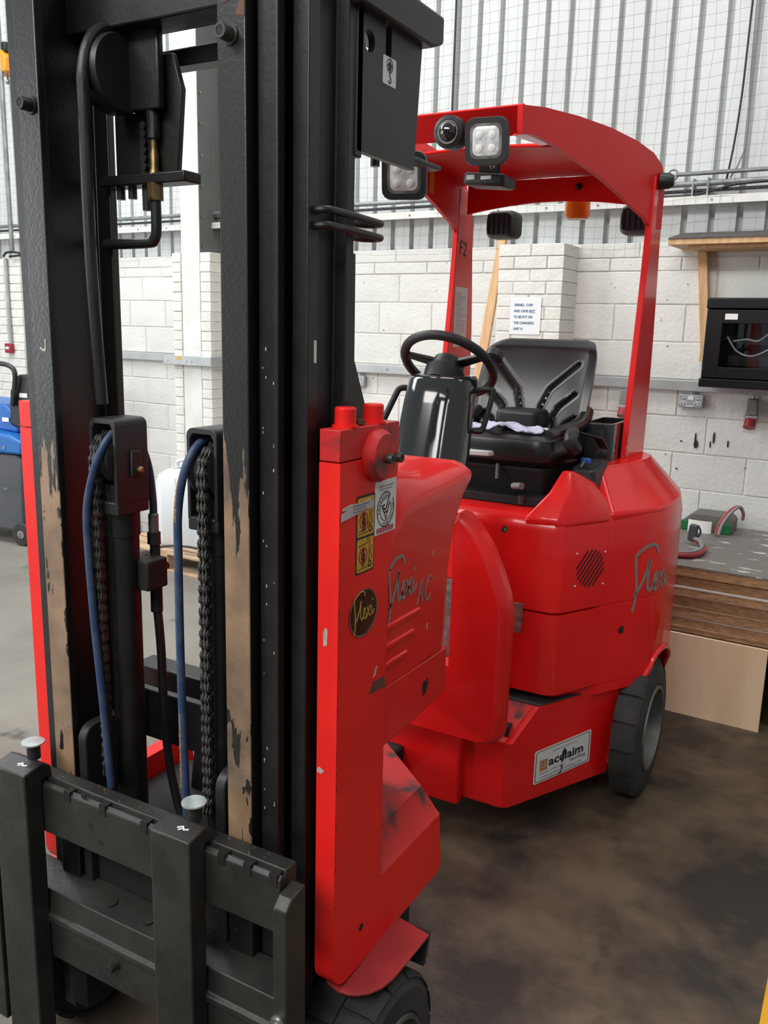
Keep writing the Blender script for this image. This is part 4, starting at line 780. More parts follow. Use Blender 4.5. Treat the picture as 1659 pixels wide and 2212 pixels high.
# --- fork carriage, forks
MB().prism([(-0.120, 0.600), (-0.120, 0.700), (-0.112, 0.708), (-0.105, 0.700), (-0.102, 0.712), (-0.072, 0.712), (-0.072, 0.600)], 'x', -0.352, 0.352).build('carriage_top_bar', CARR, T, bevel=0.002)
for x in (-0.155, -0.060, 0.046, 0.228, 0.284, 0.338): MB().box(x-0.008, x+0.008, -0.1215, -0.104, 0.688, 0.7095).build('bar_notch', BLKM, T)
for x, z in ((-0.095, 0.655), (-0.070, 0.628), (-0.11, 0.7125)): MB().cyl((x, -0.1205, z), (x, -0.118, z), 0.006, n=14).build('bar_hole', BLKM, T)
MB().prism([(-0.120, 0.315), (-0.120, 0.395), (-0.128, 0.403), (-0.128, 0.415), (-0.120, 0.420), (-0.115, 0.465), (-0.060, 0.475), (-0.045, 0.475), (-0.045, 0.315)], 'x', -0.352, 0.352).build('carriage_low_bar', CARR, T, bevel=0.002)
for x in (-0.085, 0.015): MB().lathe([(0.010, 0), (0.012, 0.004), (0.006, 0.0045)], (x, -0.085, 0.470), (0, -0.15, 1), 14).build('bar_boss', BLKM, T)
capscrew('bar_stop_bolt', (-0.045, -0.120, 0.372), (0, -1, 0), 0.010, 0.018, T)
for s in (1, -1):
    MB().prism([(-0.145, 0.12), (-0.145, 0.668), (-0.128, 0.684), (-0.09, 0.690), (-0.085, 0.12)], 'x', 0.355*s, 0.383*s).build('carriage_post', CARR, T, bevel=0.003)
    capscrew('post_bolt', (0.366*s, -0.145, 0.455), (0, -1, 0), 0.010, 0.02, T, STEEL)
    gp = [(-0.062, 0.32), (-0.062, 0.78)]+rp(-0.032, 0.785, 0.030, 180, 90, 5)+[(0.03, 0.815), (0.03, 0.32)]
    MB().prism(gp, 'x', 0.165*s, 0.187*s).build('roller_plate', BLKS, T, bevel=0.003)
    MB().cyl((0.187*s, -0.0, 0.74), (0.225*s, -0.0, 0.74), 0.036, n=24).build('mast_roller', DSTEEL, T)
MB().box(-0.165, 0.165, -0.045, -0.025, 0.34, 0.56).build('carriage_backplate', BLKM, T, bevel=0.003)
for s, x0, x1 in ((1, 0.103, 0.192), (-1, -0.318, -0.225)):
    f_ = MB().prism([(-1.15, 0.03), (-1.15, 0.040), (-0.162, 0.068), (-0.162, 0.738), (-0.118, 0.748), (-0.098, 0.735), (-0.095, 0.705), (-0.104, 0.702), (-0.108, 0.714), (-0.121, 0.714), (-0.122, 0.03)], 'x', x0, x1).build('fork', CARR, T, bevel=0.003)
    xm = (x0+x1)/2+0.01
    pr = MB().cyl((xm, -0.108, 0.745), (xm, -0.108, 0.776), 0.013, n=16).build('locking_pin', BLKS, T)
    MB().lathe([(0.006, 0), (0.022, 0.001), (0.022, 0.004), (0, 0.005)], (xm, -0.108, 0.776), (0, 0, 1), 28).build('pin_head', mat('zinc', (0.55, 0.60, 0.61), (0.45, 0.5, 0.5), 0.35, 0.6, scale=40), pr)
    flat('chalk_mark', stroke([(x1-0.045, 0.010), (x1-0.036, 0.016), (x1-0.030, 0.010), (x1-0.022, 0.014)], 0.0035, 0)+stroke([(x1-0.040, 0.006), (x1-0.034, 0.012)], 0.003, 0), FR((0, -0.150, 0.7412), (1, 0, 0), (0, 1, 0.22)), WHITE, f_, 0.0006)
debris = []
for i in range(34):
    x, y, r = random.uniform(-0.22, 0.33), random.uniform(-0.100, -0.075), random.uniform(0.0006, 0.0018); debris.append([(x+r*math.cos(t)*random.uniform(.5, 1.5), y+r*math.sin(t)) for t in [2*math.pi*k/5 for k in range(5)]])
flat('grit', debris, FR((0, 0, 0.7122), (1, 0, 0), (0, 1, 0)), INKG, T, 0.0008)['kind'] = 'stuff'

# --- wheels
def wheel(name, c, r, wd, rim, s, nb, gap=0.12, lat=2):
    cx_, cy_, cz_ = c; xo = cx_
    o = MB().lathe([(rim, -wd), (r*0.86, -wd), (r*0.955, -wd+0.012), (r*0.97, -wd+0.03), (r*0.97, -0.03), (r*0.955, -0.012), (r*0.86, 0.0), (rim*1.06, 0.002), (rim, -0.003)], (xo, cy_, cz_), (s, 0, 0), 56, False).build(name, RUB, T)
    bm_ = MB()
    for k in range(nb):
        a0, a1 = 2*math.pi*(k+gap/2)/nb, 2*math.pi*(k+1-gap/2)/nb
        for h0, h1, sh in (((-wd*0.49, -0.006, 0.0), (-wd+0.006, -wd*0.51, 0.5)) if lat == 2 else ((-wd+0.004, -0.006, 0.0),)):
            vs = []; fs_ = []; n = 4
            for i in range(n+1):
                a = a0+(a1-a0)*i/n+2*math.pi*sh/nb
                for rr, h in ((r*0.94, h0), (r, h0), (r, h1-0.012 if h1 > -0.02 else h1), (r*0.955, h1)):
                    vs.append((xo+s*h, cy_+rr*math.cos(a), cz_+rr*math.sin(a)))
            for i in range(n):
                for j in range(4): fs_.append((i*4+j, i*4+(j+1) % 4, (i+1)*4+(j+1) % 4, (i+1)*4+j))
            fs_ += [(0, 1, 2, 3), tuple(n*4+j for j in (3, 2, 1, 0))]; bm_.add(vs, fs_)
    bm_.build('tyre_tread', RUB, o)
    MB().lathe([(rim*1.0, -wd), (rim*1.02, -0.004), (rim*1.0, 0.006), (rim*0.93, 0.006), (rim*0.90, -0.03), (rim*0.86, -0.055), (rim*0.5, -0.06), (rim*0.45, -0.04), (0.0, -0.038)], (xo, cy_, cz_), (s, 0, 0), 48, False).build('wheel_rim', RIM, o)
    for k in range(5):
        a = 2*math.pi*k/5; MB().cyl((xo-s*0.06, cy_+rim*0.66*math.cos(a), cz_+rim*0.66*math.sin(a)), (xo-s*0.045, cy_+rim*0.66*math.cos(a), cz_+rim*0.66*math.sin(a)), 0.010, n=6).build('wheel_nut', STEEL, o)
    return o
for s in (1, -1):
    wheel('front_wheel', (0.457*s, 0.100, 0.186), 0.186, 0.150, 0.112, s, 16)
    wheel('rear_wheel', (0.562*s, 1.79, 0.245), 0.245, 0.090, 0.150, s, 16, 0.10, 1)
    MB().cyl((0.30*s, 1.79, 0.245), (0.475*s, 1.79, 0.245), 0.17, n=32).build('hub_drum', BLKM, T)
    fp = [(0.335, 0.042), (0.352, 0.032), (0.377, 0.026), (0.397, 0.028), (0.415, 0.036), (0.432, 0.050), (0.446, 0.072), (0.454, 0.10), (0.457, 0.14), (0.462, 0.232), (0.36, 0.250), (0.335, 0.25)]
    MB().loft([[(x*s, y, 0.394+0.012*(y-0.03)/0.2-0.004*max(0, (0.12-y)/0.1)**1.5) for x, y in fp], [(x*s, y, 0.400+0.012*(y-0.03)/0.2-0.004*max(0, (0.12-y)/0.1)**1.5) for x, y in fp]]).build('front_fender', REDF, T, bevel=0.001)
    MB().prism([(0.235, 0.34), (0.255, 0.40), (0.245, 0.40), (0.225, 0.34)], 'x', 0.36*s, 0.455*s).build('fender_flap', BLKS, T)

# --- rear body
def full(h): return h+[(-x, y) for x, y in h[::-1] if x > 1e-6]
def ins(ring, k, dx=0.0): return [((abs(x)-k if abs(x) > k else abs(x)*0.5)*(1 if x >= 0 else -1), 1.85+(y-1.85)*(1-k/0.55)) for x, y in ring]
U = full([(0, 1.33), (0.31, 1.33), (0.337, 1.345), (0.36, 1.385), (0.425, 1.51), (0.49, 1.62), (0.545, 1.72), (0.562, 1.83), (0.56, 1.97), (0.53, 2.12), (0.45, 2.27), (0.30, 2.37), (0, 2.40)])
LO = full([(0, 1.205), (0.237, 1.205), (0.257, 1.217), (0.317, 1.335), (0.385, 1.47), (0.450, 1.60), (0.500, 1.69), (0.532, 1.80), (0.535, 1.95), (0.51, 2.12), (0.43, 2.25), (0.28, 2.34), (0, 2.36)])
ST = full([(0, 1.31), (0.285, 1.31), (0.304, 1.312), (0.319, 1.338), (0.388, 1.472), (0.460, 1.605), (0.525, 1.705), (0.552, 1.815), (0.552, 1.96), (0.52, 2.12), (0.44, 2.26), (0.29, 2.36), (0, 2.39)])
BR = full([(0, 1.40), (0.30, 1.40), (0.325, 1.41), (0.35, 1.45), (0.424, 1.513), (0.489, 1.621), (0.544, 1.721), (0.561, 1.831), (0.559, 1.97), (0.529, 2.12), (0.449, 2.269), (0.299, 2.369), (0, 2.399)])
Z = lambda ring, z: [(x, y, z) for x, y in ring]
ARCH = [(1.622, 0.0), (1.622, 0.16), (1.628, 0.24), (1.648, 0.32), (1.678, 0.40), (1.708, 0.47), (1.74, 0.508), (1.79, 0.530), (1.86, 0.528), (1.93, 0.50), (1.99, 0.44), (2.04, 0.35), (2.06, 0.25), (2.06, 0.0)]
ARCH = ARCH[:1]+[(p.x, p.y) for p in catmull([Vector((a, b, 0)) for a, b in ARCH[1:-1]], 4)]+ARCH[-1:]
def arches(o):
    for s in (1, -1):
        c = MB().prism(ARCH, 'x', 0.34*s, 0.75*s).build('cut', RED); boolean(o, c)
skirt = MB().loft([Z(ins(LO, 0.018), 0.110), Z(ins(LO, 0.006), 0.122), Z(LO, 0.20), Z(LO, 0.345)]).build('body_skirt', RED, T); arches(skirt)
s2 = MB().loft([Z(LO, 0.345), Z(ST, 0.443)], True, True).build('step_slope', RED, T); arches(s2)
MB().add([(-0.236, 1.2055, 0.3485), (0.236, 1.2055, 0.3485), (0.284, 1.3085, 0.4445), (-0.284, 1.3085, 0.4445)], [(0, 1, 2, 3)]).build('step_front', REDD, T, smooth=0)
core = MB().loft([Z(ins(U, 0.07), 0.40), Z(ins(U, 0.07), 0.95)]).build('body_core', BLKM, T); arches(core)
band1 = MB().loft([Z(BR, 0.440), Z(BR, 0.479)]).build('shell_foot', RED, T); arches(band1)
tread = [(x*0.99, y+0.004) for x, y in ST[:6]+ST[-5:]]
MB().loft([Z(tread, 0.4415), Z(tread, 0.4475)]).build('step_tread', MAT_, T)
lsh = MB().loft([Z(U, 0.478), Z(U, 0.742)]).build('body_shell', RED, T); arches(lsh)
MB().loft([Z(BR, 0.741), Z(BR, 0.751)]).build('shell_band', RED, T)
hood = MB().loft([Z(U, 0.750), Z(U, 1.000), Z(ins(U, 0.006), 1.030), Z(ins(U, 0.022), 1.048), Z(ins(U, 0.05), 1.056)]).build('body_hood', RED, T); arches(hood)
for s in (1, -1):
    def surf(y, z): 
        ring = [(0.24, 1.2), (0.257, 1.217), (0.317, 1.335), (0.385, 1.47), (0.45, 1.60), (0.50, 1.69), (0.532, 1.80), (0.535, 1.95), (0.51, 2.12)]; up_ = [(0.337, 1.345), (0.36, 1.385), (0.425, 1.51), (0.49, 1.62), (0.545, 1.72), (0.562, 1.83), (0.56, 1.97), (0.53, 2.12)]
        def itp(r): 
            for (xa, ya), (xb, yb) in zip(r, r[1:]):
                if ya <= y <= yb: return xa+(xb-xa)*(y-ya)/(yb-ya)
            return r[0][0] if y < r[0][1] else r[-1][0]
        k = min(1, max(0, (z-0.345)/0.12)); return itp(ring)*(1-k)+itp(up_)*k
    pth = []
    for y, z in ARCH[1:-1]: pth.append((s*(surf(y, z)+0.001), y, z))
    MB().tube(pth, 0.010, 10).build('wheel_arch_lip', RED, T)
# pods beside the seat: front console and rear shoulder
for s in (1, -1):
    base = [(0.212, 1.330), (0.312, 1.335), (0.336, 1.352), (0.362, 1.395), (0.420, 1.505), (0.428, 1.535), (0.33, 1.62), (0.212, 1.60)]
    top = [(0.283, 1.445, 1.178), (0.298, 1.438, 1.182), (0.312, 1.443, 1.182), (0.324, 1.458, 1.178), (0.360, 1.535, 1.138), (0.355, 1.555, 1.135), (0.31, 1.585, 1.150), (0.283, 1.57, 1.165)]
    mid1 = [(a[0]*0.45+b[0]*0.55+0.012, a[1]*0.45+b[1]*0.55-0.006, 1.03*0.42+b[2]*0.58) for a, b in zip(base, top)]
    MB().loft([[(s*x, y, 1.020) for x, y in base], [(s*x, y, 1.042) for x, y in base], [(s*x, y, z) for x, y, z in mid1], [(s*x, y, z) for x, y, z in top]]).build('side_console', RED, T, bevel=0.010, seg=3)
    base = [(0.24, 1.58), (0.40, 1.535), (0.432, 1.530), (0.484, 1.622), (0.538, 1.722), (0.555, 1.83), (0.553, 1.97), (0.523, 2.115), (0.44, 2.265), (0.24, 2.30)]
    top = [(0.29, 1.66), (0.335, 1.640), (0.352, 1.650), (0.385, 1.74), (0.415, 1.82), (0.430, 1.90), (0.432, 2.00), (0.415, 2.08), (0.37, 2.14), (0.29, 2.15)]
    MB().loft([[(s*x, y, 1.020) for x, y in base], [(s*x, y, 1.045) for x, y in base], [(s*x, y, 1.165) for x, y in top], [(s*(x*0.97+0.01), y*0.985+0.028, 1.172) for x, y in top]]).build('rear_shoulder', RED, T, bevel=0.010, seg=3)
# knee guard in front of the body
gpr = [(-0.27, 0.395), (0.225, 0.395)]+[(0.225+0.045*math.sin(math.radians(a)), 0.440-0.045*math.cos(math.radians(a))) for a in (30, 60, 90)]+[(0.273, 0.80), (0.262, 0.86), (0.235, 0.93), (0.205, 0.99), (0.165, 1.045), (0.130, 1.08), (0.108, 1.088), (0.098, 1.078), (0.098, 0.62), (-0.27, 0.62)]
gd = MB()
rings = []
for (dy, k) in ((1.125, 0.0), (1.085, 0.0), (1.070, 0.010), (1.062, 0.026)):
    rings.append([(x-(k if x > 0.11 else 0), dy, z-(k if z > 0.9 else (-k*0.3 if z < 0.5 else 0))) for x, z in gpr])
gd.loft(rings).build('knee_guard', RED, T, smooth=35)
MB().box(-0.12, 0.10, 1.16, 1.18, 0.86, 1.06).build('inner_panel', RED, T, bevel=0.003)
MB().box(-0.185, 0.097, 1.175, 1.215, 0.105, 0.36).build('pivot_skirt', RED, T, bevel=0.006)
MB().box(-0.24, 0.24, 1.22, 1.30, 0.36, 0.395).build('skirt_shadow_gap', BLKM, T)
tr = MB().box(-0.06, 0.10, 1.165, 1.175, 0.60, 0.858).build('tread_plate', TREAD, T, smooth=0)
MB().box(0.205, 0.235, 1.296, 1.302, 0.68, 0.775).build('tread_plate', TREAD, T, smooth=0)
for i in range(8): MB().prism([(0.055, 0.64+0.026*i), (0.072, 0.627+0.026*i), (0.074, 0.630+0.026*i), (0.057, 0.643+0.026*i)], 'y', 1.162, 1.166).build('tread_rib', STEEL, tr)
MB().box(-0.26, -0.10, 0.40, 1.2, 0.14, 0.26).build('articulation_beam', BLKM, T, bevel=0.01)
# hood details
fh = FR((0.0, 1.3298, 0), (1, 0, 0), (0, 0, 1))
flat('lock_hole', [[(0.140, 0.985), (0.152, 0.983), (0.158, 0.992), (0.156, 1.004), (0.146, 1.006), (0.140, 0.998)]], fh, BLKM, T, 0.0006)
flat('green_tab', [rect(0.147, 0.988, 0.155, 1.000)], fh, mat('tab_green', (0.05, 0.25, 0.03), rough=0.4), T, 0.0012)
# side vent: slanted slots on the angled hood face
va, vb = Vector((0.36, 1.385, 0)), Vector((0.425, 1.51, 0)); ud = (vb-va).normalized(); fv = FR(va+ud.cross(Vector((0, 0, 1)))*0.0006, ud, (0, 0, 1))
slots = []
for i in range(8):
    o_ = -0.049+0.014*i; L_ = math.sqrt(max(0.0004, 0.060**2-o_**2))
    cx_, cz_ = 0.072+o_*0.76, 0.880-o_*0.65; dx, dz = 0.65*L_, 0.76*L_
    slots.append(stroke([(cx_-dx, cz_-dz), (cx_+dx, cz_+dz)], 0.0048, 0)[0])
for sl in slots: flat('vent_slot', [sl], fv, BLKM, T, 0.0009)
for a, b in ((0.009, 0.935), (0.133, 0.927), (0.009, 0.831), (0.133, 0.822)): MB().cyl(fv.P(a, b, 0), fv.P(a, b, 0.003), 0.0028, n=10).build('vent_rivet', WHITE, T)
sm = [0.4262, 1.513]; MB().box(0.418, 0.4262, 1.511, 1.5125, 0.752, 1.0).build('panel_seam', REDD, T)
MB().cyl((0.44, 1.602, 0.651), (0.4745, 1.590, 0.651), 0.013, n=20).build('tie_hole', BLKM, T)
# rear side script
class CFR(FR):
    def __init__(s, pts): s.p = [Vector((x, y, 0)) for x, y in pts]
    def P(s, a, b, h=0):
        for q, r in zip(s.p, s.p[1:]):
            L_ = (r-q).length
            if a <= L_ or r is s.p[-1]:
                t_ = (r-q)/L_; n = Vector((t_.y, -t_.x, 0)); return q+t_*a+n*h+Vector((0, 0, b))
            a -= L_
def fine(pts, k): 
    out = []
    for (a, b), (c, d) in zip(pts, pts[1:]): out += [(a+(c-a)*i/k, b+(d-b)*i/k) for i in range(k)]
    return out+[pts[-1]]
script_flexi(0.0, 0.705, 0.225, 'body_script', CFR([(0.488, 1.618), (0.49, 1.62), (0.545, 1.72), (0.562, 1.83), (0.56, 1.97)]), SILV, T, 0.011, 0.0016)
# supplier sticker on the angled skirt face
sd_ = Vector((0.163, 0.323, 0)).normalized(); fk = FR(Vector((0.3015, 1.3055, 0.1755))+Vector((sd_.y, -sd_.x, 0))*0.0008, sd_*0.254+Vector((0, 0, 0.017)), (0, 0, 1)); fk.u *= 1.373; fk.v *= 1.105
SX, SZ = 0.0, 0.0
st_ = flat('supplier_sticker', [rect(SX, SZ, SX+0.185, SZ+0.105, 0.006)], fk, WHITE, T, 0.0008)
flat('sticker_border', stroke([(a, b) for a, b in rect(SX+0.005, SZ+0.005, SX+0.180, SZ+0.100, 0.005)]+[rect(SX+0.005, SZ+0.005, SX+0.180, SZ+0.100, 0.005)[0]], 0.002, 0), fk, INK, st_, 0.0012)
flat('sticker_face', [rect(SX+0.007, SZ+0.007, SX+0.178, SZ+0.098, 0.004)], fk, mat('sticker_silver', (0.66, 0.66, 0.65), rough=0.4), st_, 0.0010)
text('sticker_name', 'acclaim', fk, SX+0.046, SZ+0.044, 0.0385, INK, st_, 0.0015, sx=1.02, bold=0.0011)
text('sticker_sub', 'handling', fk, SX+0.115, SZ+0.028, 0.018, INK, st_, 0.0015, sx=0.90)
text('sticker_web', 'www.acclaimhandling.com', fk, SX+0.022, SZ+0.012, 0.0125, INKG, st_, 0.0015, sx=1.02)
text('sticker_phone', 'enquiries  01708 550055', fk, SX+0.018, SZ+0.026, 0.009, INKG, st_, 0.0015, sx=0.9)
text('sticker_line', 'supplied &  maintained by', fk, SX+0.055, SZ+0.084, 0.008, INKG, st_, 0.0015)
flat('sticker_logo', [rect(SX+0.018, SZ+0.036, SX+0.042, SZ+0.070)], fk, ORNG, st_, 0.0015)
flat('logo_fork', stroke([(SX+0.024, SZ+0.062), (SX+0.024, SZ+0.046), (SX+0.032, SZ+0.046)], 0.003, 0)+stroke([(SX+0.034, SZ+0.064), (SX+0.034, SZ+0.044)], 0.003, 0), fk, GREYL, st_, 0.0019)
flat('sticker_tear', [[(SX+0.088, SZ+0.038), (SX+0.094, SZ+0.037), (SX+0.100, SZ+0.078), (SX+0.095, SZ+0.080), (SX+0.090, SZ+0.07)], [(SX+0.080, SZ+0.002), (SX+0.088, SZ+0.003), (SX+0.094, SZ+0.028), (SX+0.087, SZ+0.026), (SX+0.089, SZ+0.014)]], fk, INK, st_, 0.0019)

# --- seat
def seatback():
    nu, nv = 56, 56; vs = []; fs_ = []
    def gdist(p, line):
        best = 9
        for (ax, ay), (bx, by) in zip(line, line[1:]):
            dx, dy = bx-ax, by-ay; t_ = max(0, min(1, ((p[0]-ax)*dx+(p[1]-ay)*dy)/(dx*dx+dy*dy))); best = min(best, math.hypot(p[0]-ax-dx*t_, p[1]-ay-dy*t_))
        return best
    lines = []
    for sg in (1, -1):
        lines += [[(sg*0.035, -0.30), (sg*0.038, -0.12), (sg*0.060, -0.055), (sg*0.150, 0.035)], [(sg*0.075, -0.30), (sg*0.080, -0.17), (sg*0.105, -0.115), (sg*0.16, -0.065)], [(sg*0.115, -0.30), (sg*0.120, -0.21), (sg*0.14, -0.17), (sg*0.175, -0.145)]]
    for j in range(nv+1):
        v = j/nv; z = -0.30+0.42*v
        hw = 0.208-0.012*max(0, (0.25-v))*4+0.004*math.sin(v*3)
        if v > 0.80: q = (v-0.80)/0.20; hw -= 0.060*(1-math.sqrt(max(0, 1-q**2.6)))
        for i in range(nu+1):
            u = -1+2*i/nu; x = u*hw
            dep = 0.030*abs(u)**3*(1 if v < 0.9 else 1-(v-0.9)*8)          # side bolsters reach forward
            dep -= 0.035*max(0, abs(u)-0.90)**1.0*10*0.35                 # rolled edge
            if v > 0.93: dep -= 0.06*(v-0.93)/0.07*0.5
            g = min(gdist((x, z), l) for l in lines); dep -= 0.020*math.exp(-(g/0.0060)**2)
            dep += 0.006*max(0, 1-abs((z+0.22)/0.1))
            y = 1.875+0.16*(v)-dep-0.03*math.sin(v*math.pi)
            vs.append((x, y, z+1.455))
    W = nu+1
    for j in range(nv):
        for i in range(nu): fs_.append((j*W+i, j*W+i+1, (j+1)*W+i+1, (j+1)*W+i))
    n0 = len(vs)
    for j in range(nv+1):
        for i in range(nu+1):
            x, y, z = vs[j*W+i]; v = j/nv; vs.append((x*0.94, 1.875+0.16*v+0.045-0.02*abs(i/nu*2-1)**4, z))
    for j in range(nv):
        for i in range(nu): fs_.append((n0+j*W+i, n0+(j+1)*W+i, n0+(j+1)*W+i+1, n0+j*W+i+1))
    for j in range(nv): fs_ += [(j*W, (j+1)*W, n0+(j+1)*W, n0+j*W), (j*W+nu, n0+j*W+nu, n0+(j+1)*W+nu, (j+1)*W+nu)]
    for i in range(nu): fs_ += [(nv*W+i, nv*W+i+1, n0+nv*W+i+1, n0+nv*W+i), (i, n0+i, n0+i+1, i+1)]
    return MB().add(vs, fs_)
SXC = 0.035
sb_ = seatback().build('seat_back', VINYL, T, smooth=50); sb_.location = (SXC-0.005, -0.10, 0)
def rr(hw0, hw1, y0, y1, z, r=0.06):
    out = []
    for cx_, cy_, a0, hw in ((hw0, y0, -90, hw0), (hw1, y1, 0, hw1), (-hw1, y1, 90, hw1), (-hw0, y0, 180, hw0)):
        sx_, sy_ = (1 if cx_ > 0 else -1), (-1 if cy_ == y0 else 1)
        for k in range(6): a = math.radians(a0+18*k); out.append((SXC+cx_-sx_*r+r*math.cos(a), cy_-sy_*r+r*math.sin(a), z))
    return out
MB().loft([rr(0.185, 0.20, 1.47, 1.86, 1.170), rr(0.205, 0.215, 1.435, 1.88, 1.195), rr(0.21, 0.22, 1.425, 1.88, 1.235), rr(0.205, 0.215, 1.435, 1.88, 1.262), rr(0.185, 0.20, 1.46, 1.86, 1.276), rr(0.10, 0.12, 1.56, 1.80, 1.262)]).build('seat_cushion', VINYL, T, smooth=40)
for s in (1, -1): MB().tube([(SXC+s*0.175, 1.50, 1.268), (SXC+s*0.19, 1.62, 1.278), (SXC+s*0.20, 1.76, 1.295), (SXC+s*0.195, 1.84, 1.33)], 0.026, 12, 6).build('cushion_bolster', VINYL, T)
MB().loft([[(SXC-0.075+p[0], p[1], z) for p in rect(0, 1.66, 0.15, 1.80, 0.02)] for z in (1.27, 1.335)]).build('seat_armrest_pad', BLKS, T, bevel=0.012, seg=3)
MB().prism([(1.46, 1.175), (1.50, 1.075), (1.84, 1.075), (1.86, 1.175)], 'x', SXC-0.18, SXC+0.18).build('seat_suspension', BLKM, T, bevel=0.01)
MB().box(SXC-0.20, SXC+0.20, 1.42, 1.90, 1.056, 1.085).build('seat_base', BLKM, T, bevel=0.004)
MB().cyl((SXC+0.10, 1.42, 1.118), (SXC+0.135, 1.40, 1.124), 0.011, n=16).build('adjust_knob', GALV, T)
MB().cyl((SXC+0.13, 1.42, 1.062), (SXC+0.13, 1.42, 1.09), 0.011, n=12).build('floor_knob', DSTEEL, T)
MB().cyl((SXC+0.03, 1.452, 1.13), (SXC+0.03, 1.452, 1.18), 0.006, n=10).build('release_lever', GALV, T)
MB().loft([[(SXC+x, y, z) for x, y in ((-0.17, 1.46), (-0.17, 1.425), (-0.12, 1.402), (-0.05, 1.396), (0.015, 1.408), (0.035, 1.46))] for z in (1.206, 1.222)]).build('seat_tray', WHITE, T, bevel=0.003)
MB().prism([(-0.12, 1.80), (0.10, 1.80), (0.10, 1.97), (-0.12, 1.97)], 'z', 1.06, 1.32).build('seat_hinge', BLKM, T, bevel=0.01)
# black plastic bin and belt beside the seat
for s in (1,):
    bo = rect(0.235, 1.78, 0.345, 2.03, 0.02); bi = rect(0.245, 1.79, 0.335, 2.02, 0.015)
    MB().loft([[(x, y, 1.05) for x, y in bo], [(x, y, 1.30) for x, y in bo], [(x, y, 1.30) for x, y in bi], [(x, y, 1.12) for x, y in bi]], True, True).build('side_bin', BLKG, T, bevel=0.003)
MB().box(-0.30, 0.24, 1.96, 2.02, 1.10, 1.295).build('bin_back', BLKG, T, bevel=0.01)
MB().loft([[(x, y, 1.09) for x, y in rect(0.272, 1.53, 0.366, 1.70, 0.02)], [(x+0.002, y+0.01, 1.172+0.10*(y-1.53)) for x, y in rect(0.276, 1.53, 0.356, 1.70, 0.02)]]).build('key_panel', BLKS, T, bevel=0.006)
kp = MB().box(0.300, 0.330, 1.575, 1.595, 1.186, 1.205).build('key_fob', BLUEK, T, bevel=0.004); MB().cyl((0.305, 1.562, 1.176), (0.312, 1.578, 1.195), 0.005, n=10).build('key_shaft', STEEL, T)
MB().tube([(0.255, 1.62, 1.275), (0.275, 1.55, 1.285), (0.285, 1.50, 1.265), (0.30, 1.52, 1.235)], 0.022, 12, 5).build('belt_reel', BLKS, T)
MB().loft([[(0.27, 1.58, 1.285), (0.30, 1.57, 1.285), (0.30, 1.572, 1.29), (0.27, 1.582, 1.29)], [(0.315, 1.66, 1.262), (0.345, 1.65, 1.262), (0.345, 1.652, 1.267), (0.315, 1.662, 1.267)], [(0.325, 1.70, 1.225), (0.357, 1.69, 1.225), (0.357, 1.692, 1.23), (0.325, 1.702, 1.23)]]).build('seat_belt', BLKS, T)

# --- steering column and wheel
cxn = lambda cy_, z, a, b, p=2.6: [(0.03+a*math.copysign(abs(math.cos(t))**(2/p), math.cos(t)), cy_+b*math.copysign(abs(math.sin(t))**(2/p), math.sin(t)), z) for t in [2*math.pi*k/40 for k in range(40)]]
MB().loft([cxn(1.00, 1.17, 0.114, 0.088), cxn(1.03, 1.25, 0.108, 0.084), cxn(1.075, 1.40, 0.100, 0.080), cxn(1.095, 1.462, 0.096, 0.078), cxn(1.100, 1.474, 0.088, 0.070)]).build('steering_column', BLKG, T, smooth=50)
n_ = Vector((0, math.sin(math.radians(40)), math.cos(math.radians(40)))); e1 = Vector((1, 0, 0)); e2 = n_.cross(e1); wc = Vector((0.03, 1.125, 1.50))
def onw(a, r, h=0): return wc+e1*r*math.cos(a)+e2*r*math.sin(a)+n_*h
sw = MB().tube([onw(2*math.pi*i/56, 0.132) for i in range(56)], 0.0135, 14, closed=True).build('steering_wheel', BLKS, T)
MB().lathe([(0.038, -0.05), (0.046, -0.02), (0.046, 0.008), (0.036, 0.016), (0, 0.018)], wc, n_, 32).build('wheel_hub', BLKS, sw)
for a in (math.radians(-20), math.radians(200), math.radians(90)):
    MB().loft([[onw(a, 0.03)+v for v in (e2*0.016*math.cos(a)-e1*0.016*math.sin(a)+n_*0.006, -e2*0.016*math.cos(a)+e1*0.016*math.sin(a)+n_*0.006, -e2*0.016*math.cos(a)+e1*0.016*math.sin(a)-n_*0.008, e2*0.016*math.cos(a)-e1*0.016*math.sin(a)-n_*0.008)], [onw(a, 0.128)+v for v in (e2*0.011*math.cos(a)-e1*0.011*math.sin(a)+n_*0.005, -e2*0.011*math.cos(a)+e1*0.011*math.sin(a)+n_*0.005, -e2*0.011*math.cos(a)+e1*0.011*math.sin(a)-n_*0.006, e2*0.011*math.cos(a)-e1*0.011*math.sin(a)-n_*0.006)]]).build('wheel_spoke', BLKS, sw, bevel=0.003)
MB().lathe([(0.010, 0.0), (0.012, 0.012), (0.026, 0.024), (0.026, 0.042), (0.018, 0.050), (0, 0.051)], onw(math.radians(-3), 0.132), n_, 24).build('spinner_knob', BLKS, sw)
MB().lathe([(0.055, -0.075), (0.060, -0.03), (0.05, -0.02), (0, -0.02)], wc, n_, 28).build('column_collar', BLKS, T)
MB().tube([(0.125, 1.115, 1.435), (0.165, 1.12, 1.438), (0.172, 1.12, 1.425), (0.158, 1.10, 1.335), (0.148, 1.095, 1.322), (0.115, 1.09, 1.325)], 0.008, 10, 4).build('column_handle', BLKS, T)
MB().tube([(-0.065, 1.085, 1.43), (-0.095, 1.07, 1.43), (-0.105, 1.05, 1.40), (-0.13, 1.0, 1.30)], 0.009, 10, 4).build('column_handle', BLKS, T)

